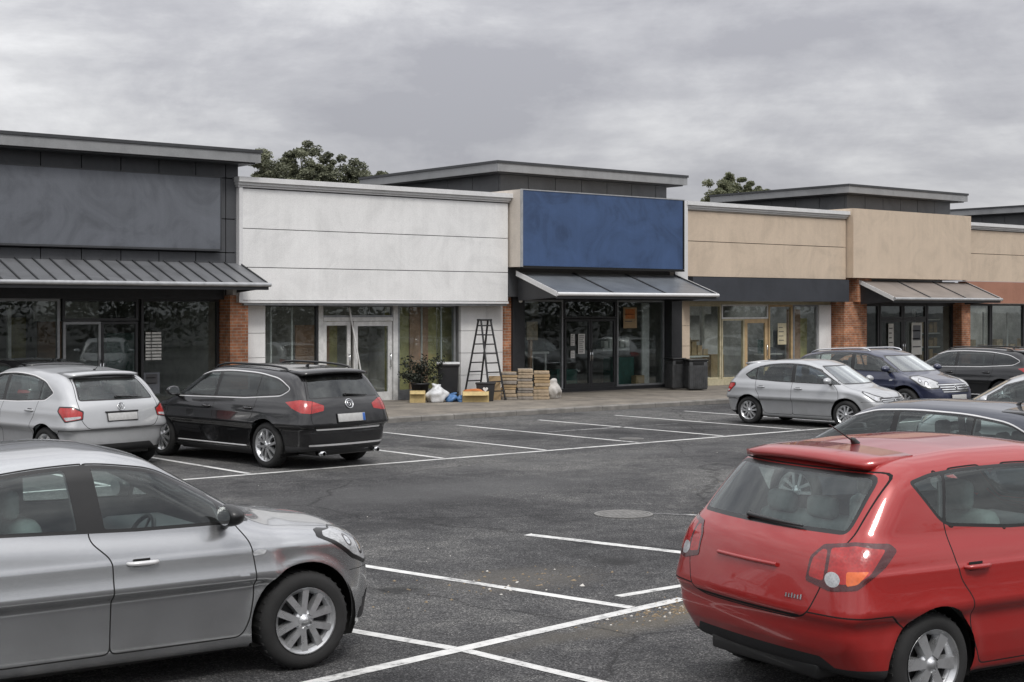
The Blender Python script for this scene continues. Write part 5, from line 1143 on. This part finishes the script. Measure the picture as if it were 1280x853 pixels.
def carton(w, d, h, mat, open_=True):
    m = MB().use(mat); t = .008; m.box(-w, -d, 0, w, d, t); m.box(-w, -d, t, -w + t, d, h); m.box(w - t, -d, t, w, d, h); m.box(-w + t, -d, t, w - t, -d + t, h); m.box(-w + t, d - t, t, w - t, d, h)
    if open_:
        for s in (-1, 1): m.box(-w + .01, -.0, 0, w - .01, d * .7, t, Matrix.Translation((0, s * d, h)) @ Matrix.Rotation(0 if s > 0 else PI, 4, 'Z') @ Matrix.Rotation(-.7, 4, 'X'))
    m.use('wood').box(-w - .002, -.03, .02, -w, .03, h - .02); return m
prop(carton(.20, .16, .29, 'card_y'), 'cardboard_box', 'small yellowed cardboard box left of the white plastic bag', 'box', (21.98, 30.95, PZ), -.62)
bx = prop(carton(.34, .22, .27, 'card_y'), 'cardboard_box', 'wide open yellow cardboard box with an orange cloth, in front of the ladder', 'box', (23.32, 30.25, PZ), -.66)
prop(blob('orange', .24, .14, .13, 12, .6), 'cloth', 'crumpled orange cloth lying in the wide yellow box', 'cloth', (23.28, 30.27, PZ + .20), -.6)
prop(carton(.15, .13, .62, 'card', False), 'cardboard_box', 'tall narrow brown cardboard box standing under the ladder', 'box', (24.22, 30.60, PZ), -.6)
tub = thing('storage_tub', 'black storage tub with a white heart, between yellow box and ladder', 'tub', (23.72, 30.35, PZ), -.68)
m = MB().use('bin'); m.prism([(-.20, 0), (.20, 0), (.245, .44), (-.245, .44)], -.17, .17); m.rbox(-.265, -.19, .44, .265, .19, .48, .012); m.build('tub_body', None, tub)
h = [(16 * math.sin(t) ** 3 * .0042, (13 * math.cos(t) - 5 * math.cos(2 * t) - 2 * math.cos(3 * t) - math.cos(4 * t)) * .0042 + .31) for t in [2 * PI * k / 28 for k in range(28)]]
MB().use('lampwhite').prism(h[::-1], -.176, -.171).build('heart_mark', None, tub)
# wheelie bin by the shop window
b = thing('wheelie_bin', 'black wheelie bin with a pale lid in front of the white shop window', 'bin', (23.32, 31.45, PZ), -.62)
m = MB().use('bin'); lo, hi = (.22, .24), (.28, .34)
m.add([(-lo[0], -lo[1], .06), (lo[0], -lo[1], .06), (lo[0], lo[1], .06), (-lo[0], lo[1], .06), (-hi[0], -hi[1], .92), (hi[0], -hi[1], .92), (hi[0], hi[1], .92), (-hi[0], hi[1], .92)], [(0, 3, 2, 1), (0, 1, 5, 4), (1, 2, 6, 5), (2, 3, 7, 6), (3, 0, 4, 7)]); m.rbox(-.30, -.36, .88, .30, .36, .93, .012); m.build('bin_body', None, b)
m = MB().use('bag'); m.rbox(-.31, -.38, .932, .31, .35, .985, .02); m.use('bin').tube([(-.24, .38, .96), (.24, .38, .96)], .018, 8); m.build('lid', None, b)
for s in (-1, 1): MB().use('rubber').lathe([(.02, -.03), (.1, -.03), (.1, .03), (.02, .03)], 16, T=Matrix.Translation((s * .26, .22, .10)) @ Matrix.Rotation(PI / 2, 4, 'Z')).build('wheel', None, b)
# two litter bins by the beige shop
def litter(name, label, loc, w, h, rz):
    r = thing(name, label, 'litter bin', loc, rz); m = MB().use('bin_grey'); m.rbox(-w, -w, .03, w, w, h, .025)
    for i in range(9):
        x = -w + .04 + (2 * w - .08) * i / 8
        for s in (-1, 1): m.box(x - .012, s * (w + .006) - .006, .08, x + .012, s * (w + .006) + .006, h - .14); m.box(s * (w + .006) - .006, x - .012, .08, s * (w + .006) + .006, x + .012, h - .14)
    m.build('bin_body', None, r); m = MB().use('trim'); m.rbox(-w - .03, -w - .03, h, w + .03, w + .03, h + .06, .02); m.box(-w * .6, -w - .004, h - .12, w * .6, -w + .02, h - .03); m.build('lid', None, r)
litter('litter_bin', 'larger slatted dark grey litter bin in front of the tan pilaster', (31.75, 30.55, PZ), .28, .86, -.5)
litter('litter_bin', 'narrower dark litter bin behind the slatted grey one, against the dark column', (31.5, 31.15, PZ), .22, .88, -.2)
# leaning white pipes at the doors of the white shop
prop(MB().use('frame_white').tube([(20.62, YG - .10, 2.55), (20.95, YG - .38, PZ + .03)], .022, 8), 'pipe', 'long white plastic pipe leaning between the two aluminium doors', 'pipe', (0, 0, 0))
# posters and notices on glass
def notice(label, x, z, w, h, y=YG - .055, lines=6, mat='paper', pic=None):
    m = MB().use(mat).box(x - w / 2, y - .004, z - h / 2, x + w / 2, y, z + h / 2); m.use('ink')
    for i in range(lines):
        zz = z + h / 2 - h * (i + 1) / (lines + 1); ww = w * rnd.uniform(.45, .8); m.box(x - w * .4, y - .0062, zz - h * .018, x - w * .4 + ww, y - .0042, zz + h * .018)
    if pic: m.use(pic).box(x - w * .36, y - .0062, z - h * .05, x + w * .36, y - .0042, z + h * .42)
    prop(m, 'notice', label, 'notice', (0, 0, 0))
notice('upper left white paper notice on the dark door of the blue sign shop', 28.28, 1.62, .16, .34, YG - .05); notice('larger white paper notice to the right of two small ones on the dark door', 28.62, 1.50, .26, .58, YG - .05, 9); notice('small white paper notice below another on the dark glass door', 28.28, 1.20, .16, .22, YG - .05, 4)
m = MB().use('paper')
for i in range(9):
    for k, (a0, a1) in enumerate(((0, .16), (.13, .30), (.28, .40))): m.box(15.05 + a0, YG - .062, 1.92 - i * .075, 15.05 + a1 - rnd.uniform(0, .02), YG - .056, 1.97 - i * .075)
prop(m, 'glass_lettering', 'rows of small white lettering on the right glass of the dark grey shop', 'lettering', (0, 0, 0))
notice('pale sheet with dark block low on the glass of the dark grey shop, below lettering', 15.2, .78, .40, .50, YG - .06, 3, 'grey_sign', pic='ink')
notice('orange and brown poster high on the right window of the blue sign shop', 30.55, 2.25, .55, .62, YG - .06, 2, 'card', 'orange')
notice('pale tall poster with grey figure shapes on the dark door of the brown canopy shop', 44.7, 1.45, .62, 1.15, YG - .06, 3, pic='grey_sign'); notice('narrow pale poster on the left door of the brown canopy shop', 43.2, 1.5, .3, 1.0, YG - .06, 5); notice('yellowish poster hanging in the tan shop window right of its door', 37.4, 1.7, .42, .7, YG - .06, 4, 'frame_yellow')
# leafy planter below the window of the white shop
pl_ = thing('potted_shrub', 'dark straggly potted shrub in front of the white shop window', 'plant', (22.45, 31.5, PZ))
MB().use('bin').lathe([(.0, .02), (.17, .02), (.23, .42), (.25, .42), (.25, .46), (.2, .46), (.19, .38), (0, .38)], 20, 'z').build('pot', None, pl_)
def leaves(mat, n, fn, s, seed):
    r_ = random.Random(seed); m = MB().use(mat)
    for i in range(n):
        p = fn(r_); a = Vector((r_.gauss(0, 1), r_.gauss(0, 1), r_.gauss(0, .7))).normalized(); b_ = a.cross(Vector((r_.gauss(0, 1), r_.gauss(0, 1), r_.gauss(0, 1)))).normalized(); k = s * r_.uniform(.6, 1.4)
        m.add([p - a * k, p + b_ * k * .45, p + a * k, p - b_ * k * .45], [(0, 1, 2, 3)])
    return m
def shrubpt(r_):
    k = r_.randrange(14); rr = random.Random(k * 7 + 1); d = Vector((rr.uniform(-.62, .62), rr.uniform(-.28, .2), rr.uniform(.2, .75))); t = r_.random() ** .6
    return Vector((0, 0, .45)) + d * t + Vector((r_.gauss(0, .05), r_.gauss(0, .05), r_.gauss(0, .05)))
leaves('shrubleaf', 1300, shrubpt, .045, 4).build('foliage', None, pl_)
m = MB().use('bark')
for k in range(14): rr = random.Random(k * 7 + 1); d = Vector((rr.uniform(-.62, .62), rr.uniform(-.28, .2), rr.uniform(.2, .75))); m.tube([(0, 0, .4), Vector((0, 0, .45)) + d * .5, Vector((0, 0, .45)) + d], [.012, .009, .004], 5)
m.build('stem', None, pl_)

# ------------------------------------------------------------------ trees behind the roofs
def tree(label, x, y, hubs, mat, seed, zb=3.0, leaf=.09, n=26000):
    """hubs: (x, y, z, rx, rz) masses of the crown; twig clumps sit near their outer shells, with gaps between."""
    t = thing('tree', label, 'tree', (x, y, 0)); r_ = random.Random(seed); m = MB().use('bark'); zt = max(h[2] for h in hubs)
    m.tube([(0, 0, -.1), (.06, 0, zb * .5), (0, .05, zb), (.05, 0, zt)], [.26, .21, .16, .05], 10)
    C = []
    for hx, hy, hz, rx, rz in hubs:
        m.tube([(0, 0, zb * .8), (hx * .5, hy * .5, (zb + hz) / 2), (hx, hy, hz)], [.09, .06, .02], 6)
        for q in range(int(26 * rx * rz) + 8):
            d = Vector((r_.gauss(0, 1), r_.gauss(0, 1), r_.gauss(0, 1))).normalized(); k = r_.uniform(.55, 1.05); C.append((Vector((hx + d.x * rx * k, hy + d.y * rx * k, hz + d.z * rz * k)), r_.uniform(.16, .36)))
    for c, rr in C[::3]: m.tube([tuple(c * .75 + Vector((0, 0, c.z * .1))), tuple(c)], [.03, .008], 4)
    m.build('trunk', None, t)
    def pt(r_):
        c, rr = C[r_.randrange(len(C))]; d = Vector((r_.gauss(0, 1), r_.gauss(0, 1), r_.gauss(0, 1))).normalized(); return c + Vector((d.x, d.y, d.z * .7)) * rr * (r_.random() ** .4)
    leaves(mat, n, pt, leaf, seed + 1).build('crown', None, t); return t
tree('broad dark bushy evergreen rising behind the white shop', 31.7, 52., [(-1.5, 0, 8.0, 1.3, .95), (-.2, .3, 8.4, 1.3, .9), (-.4, -.4, 7.3, 1.5, 1.1), (1.2, .1, 8.0, 1.2, .8), (2.5, 0, 7.65, 1., .7), (-1.9, 0, 7.3, 1., 1.), (1.4, -.4, 7., 1.4, 1.), (2.9, .2, 7.3, .7, .6), (0, 0, 6., 2., 1.2)], 'leaf', 11, 4.2, .062, 70000)
tree('smaller lighter green tree rising behind the beige shop roof', 54.6, 50., [(-1.1, 0, 8.0, 1., .75), (.4, .2, 8.55, .85, .7), (1.5, 0, 8.0, .9, .65), (-1.1, 0, 7.6, .8, .8), (.2, -.3, 7.4, 1.3, 1.), (1.6, 0, 7.3, .8, .7)], 'leaf2', 21, 4.2, .062, 42000)

# a made-up belt of trees, added unseen behind the camera: it darkens the lower sky that glass and paint reflect
def beltpt(r_):
    k = r_.randrange(72); rr = random.Random(k * 13 + 5); t = k / 71.; ang = math.radians(150 + 232 * t); d = rr.uniform(40, 50); h = rr.uniform(8.5, 11.5); v = Vector((r_.gauss(0, 1), r_.gauss(0, 1), r_.gauss(0, 1))).normalized() * (r_.random() ** .35)
    return Vector((8 + d * math.cos(ang) + v.x * 3.2, 4 + d * math.sin(ang) + v.y * 3.2, h * .5 + v.z * h * .5))
tag(leaves('farleaf', 120000, beltpt, .19, 77).build('added_treeline'), 'dark belt of trees added behind the camera to darken reflections in glass and paint', 'trees', kind='stuff')
# ------------------------------------------------------------------ cars
make_car(SALOON, 'large silver car in the left foreground, facing right, with dark door mirror', (4.03, 9.90, 0), -4., .022, 1.04)
make_car(RED, 'red hatchback in the right foreground seen from behind with a roof antenna', (9.10, 6.13, 0), -9., .022, 1.07)
make_car(G(HATCH, paint='white_silver', H=1.50, W=.90, chromeline=1, spokes=(6, .03, .04, 0), badge_r=(0, .905, .06, 'ring'), drive=-1), 'pale silver hatchback seen from behind, left of the black estate', (9.57, 24.03, 0), 100., .028, 1.07)
make_car(ESTATE, 'black estate car with roof rails and blue banded number plate, seen from behind', (12.41, 22.14, 0), 98., .028, 1.07)
make_car(G(HATCH, wb=2.45, paint='mid_silver'), 'light silver hatchback facing the camera in the far bays, right of the empty spaces', (25.4, 20.85, 0), -81., .028, .965)
make_car(G(SALOON, paint='navy', name='estate_car', H=1.48, handlemat='chrome', mirrormat='navy', seatmat='seat', mirror=(.90, 1.03), low=ESTATE['low'], cowl=1.1, bonnet=[(2.0, .52), (1.5, .67), (1.0, .72)], roof=ends([(-2.25, .95), (-2.05, 1.12), (-1.7, 1.35), (-1.4, 1.41), (-.9, 1.45), (-.1, 1.48), (.2, 1.465), (.5, 1.39), (1.35, .95), (1.48, .86)], .3), dlo=ESTATE['dlo'], front=[(.1, 2.0), (.25, 2.10), (.45, 2.15), (.6, 2.145), (.76, 2.09), (.9, 1.95)], backlight=ESTATE['backlight'], screen=[(.68, .995), (.54, 1.35)], xF=1.10, xQ=-1.08, xV=None, pillar=.05,
    grille=[([(-.46, .56), (.46, .56), (.52, .76), (-.52, .76)], 'trim')] + [([(-.46 - .014 * i, .575 + .05 * i), (.46 + .014 * i, .575 + .05 * i), (.46 + .014 * i, .595 + .05 * i), (-.46 - .014 * i, .595 + .05 * i)], 'chrome') for i in range(4)] + [([(-.7, .27), (.7, .27), (.7, .285), (-.7, .285)], 'chrome'), ([(-.55, .31), (.55, .31), (.48, .42), (-.48, .42)], 'trim')], plate_f=(0, .46, .52, .11, 0), badge_f=(0, .67, .055, 'ring'), rails=(-1.5, .2, .58), railmat='chrome', tail=ESTATE['tail'], saloon=0, gate=ESTATE['gate']),
    'navy blue car with a chrome barred grille behind the light silver hatchback', (29.42, 22.2, 0), -90., .032, 1.05)
make_car(G(ESTATE, paint='charcoal', H=1.56, rails=(-1.55, .25, .62), badge_r=None), 'dark charcoal estate with chrome window line at the right edge, facing left', (34.25, 22.93, 0), 96., .034, 1.01)
make_car(G(HATCH, paint='white_silver', mirrormat='white_silver'), 'pale silver car at the right edge with only its sloping front pillar and roof visible', (22.28, 13.51, 0), 118., .034)
make_car(G(ESTATE, paint='slate', H=1.46, mirror=(.80, .90), wb=2.5, x1=1.87, low=ends([(-2.28, .93), (-2.15, 1.01), (-1.6, 1.04), (-.7, 1.0), (.4, .95), (1.03, .965), (1.35, .92), (1.62, .83), (1.78, .73), (1.89, .54)]), front=[(.1, 1.74), (.25, 1.83), (.45, 1.87), (.62, 1.86), (.76, 1.80), (.95, 1.67)], bonnet=[(1.74, .5), (1.35, .62), (1.0, .7)], rails=None, glass='carglass', rearglass='carglass', badge_r=None), 'slate blue estate parked directly beyond the red hatchback, only its roof and windows visible', (14.75, 10.50, 0), 95., .028, .97)
make_car(G(HATCH, paint='black', badge_r=None, badge_f=None), 'black hatchback parked on the pavement beyond the pale silver hatchback', (11.0, 28.75, PZ), 90., .036, .97)

make_car(G(HATCH, paint='white_silver'), 'pale silver hatchback added beyond the right edge, reflected in the blue sign shop windows', (39.0, 22.6, 0), -90., .04)  # added out of frame so the shop glass has a car to reflect
make_car(G(HATCH, paint='white_silver', H=1.5), 'white hatchback added farthest right beyond the frame, reflected in the beige shop windows', (46.2, 22.6, 0), 90., .04)  # second added car, unseen except as a reflection
# ------------------------------------------------------------------ camera, sky and light
F_ = (0.62974644809133, 0.776800753807792)
cam = bpy.data.cameras.new('camera'); co = bpy.data.objects.new('camera', cam); COL.objects.link(co); SC.camera = co
cam.sensor_width = 36.; cam.lens = 1850 / 1280 * 36; cam.shift_y = -39.5 / 1280; cam.clip_end = 3000; cam.clip_start = .05
co.location = (0, 0, 2.5); co.rotation_euler = (PI / 2, 0, math.atan2(F_[1], F_[0]) - PI / 2)

SUN_EL, SUN_AZ = math.radians(52), math.radians(250)      # azimuth measured from +x towards +y: behind the camera, a little left
w = bpy.data.worlds.new('World'); SC.world = w; w.use_nodes = True; nt = w.node_tree; nt.nodes.clear()
out = nt.nodes.new('ShaderNodeOutputWorld'); tc = nt.nodes.new('ShaderNodeTexCoord')
sky = nt.nodes.new('ShaderNodeTexSky'); sky.sky_type = 'NISHITA'; sky.sun_disc = False; sky.sun_elevation = SUN_EL; sky.sun_rotation = PI / 2 - SUN_AZ; sky.air_density = 1.; sky.dust_density = 2.
b1 = N(nt, 'ShaderNodeBackground', Strength=.10); L(nt, sky.outputs[0], b1.inputs['Color'])
# overcast deck: soft banded stratus, thicker and greyer in streaks
sx = N(nt, 'ShaderNodeSeparateXYZ'); L(nt, tc.outputs['Generated'], sx.inputs[0])
mz = N(nt, 'ShaderNodeMath', _operation='ABSOLUTE'); L(nt, sx.outputs['Z'], mz.inputs[0]); mz2 = N(nt, 'ShaderNodeMath', _operation='ADD', i1=.12); L(nt, mz.outputs[0], mz2.inputs[0])
def dv(s):
    q = N(nt, 'ShaderNodeMath', _operation='DIVIDE'); L(nt, sx.outputs[s], q.inputs[0]); L(nt, mz2.outputs[0], q.inputs[1]); return q.outputs[0]
cv = N(nt, 'ShaderNodeCombineXYZ'); L(nt, dv('X'), cv.inputs['X']); L(nt, dv('Y'), cv.inputs['Y'])
bn = N(nt, 'ShaderNodeMapping'); bn.inputs['Scale'].default_value = (1., 1., 4.2); L(nt, tc.outputs['Generated'], bn.inputs[0])      # level cloud banks
rot = N(nt, 'ShaderNodeMapping'); rot.inputs['Rotation'].default_value = (0, 0, -math.radians(51)); rot.inputs['Scale'].default_value = (.9, .9, 1); L(nt, cv.outputs[0], rot.inputs[0])
n1 = N(nt, 'ShaderNodeTexNoise', Scale=2.3, Detail=11., Roughness=.58, Distortion=.15); L(nt, bn.outputs[0], n1.inputs['Vector'])
bm2 = N(nt, 'ShaderNodeMapping'); bm2.inputs['Scale'].default_value = (1., 1., 1.9); L(nt, tc.outputs['Generated'], bm2.inputs[0])
n2 = N(nt, 'ShaderNodeTexNoise', Scale=6.5, Detail=11., Roughness=.62, Distortion=.25); L(nt, bm2.outputs[0], n2.inputs['Vector'])
ad = N(nt, 'ShaderNodeMath', _operation='MULTIPLY_ADD', i1=.6); L(nt, n2.outputs['Fac'], ad.inputs[0]); L(nt, n1.outputs['Fac'], ad.inputs[2])
cr = ramp(nt, [(.62, (.36, .36, .39)), (.74, (.46, .46, .485)), (.85, (.60, .60, .615)), (.98, (.80, .80, .81))]); L(nt, ad.outputs[0], cr.inputs['Fac'])
el = N(nt, 'ShaderNodeMapRange', i1=.0, i2=1., i3=1.0, i4=3.0); L(nt, mz.outputs[0], el.inputs[0])     # an overcast sky is brighter overhead
b2 = N(nt, 'ShaderNodeBackground', Strength=1.); L(nt, cr.outputs['Color'], b2.inputs['Color']); sc_ = N(nt, 'ShaderNodeMath', _operation='MULTIPLY', i1=.95); L(nt, el.outputs[0], sc_.inputs[0]); L(nt, sc_.outputs[0], b2.inputs['Strength'])
mx = N(nt, 'ShaderNodeMixShader', i0=.94); L(nt, b1.outputs[0], mx.inputs[1]); L(nt, b2.outputs[0], mx.inputs[2]); L(nt, mx.outputs[0], out.inputs[0])
sl = bpy.data.lights.new('sun', 'SUN'); sl.energy = 1.5; sl.angle = math.radians(14); sl.color = (1, .97, .92); so = bpy.data.objects.new('sun', sl); COL.objects.link(so)
dirv = Vector((math.cos(SUN_AZ) * math.cos(SUN_EL), math.sin(SUN_AZ) * math.cos(SUN_EL), math.sin(SUN_EL))); so.rotation_euler = dirv.to_track_quat('Z', 'Y').to_euler(); so.location = dirv * 60
SC.view_settings.view_transform = 'Standard'; SC.view_settings.look = 'None'; SC.view_settings.exposure = 0.; SC.view_settings.gamma = 1.
SC.cycles.use_denoising = True; SC.cycles.max_bounces = 10; SC.cycles.transparent_max_bounces = 16; SC.cycles.caustics_reflective = False; SC.cycles.caustics_refractive = False; SC.cycles.sample_clamp_indirect = 6.
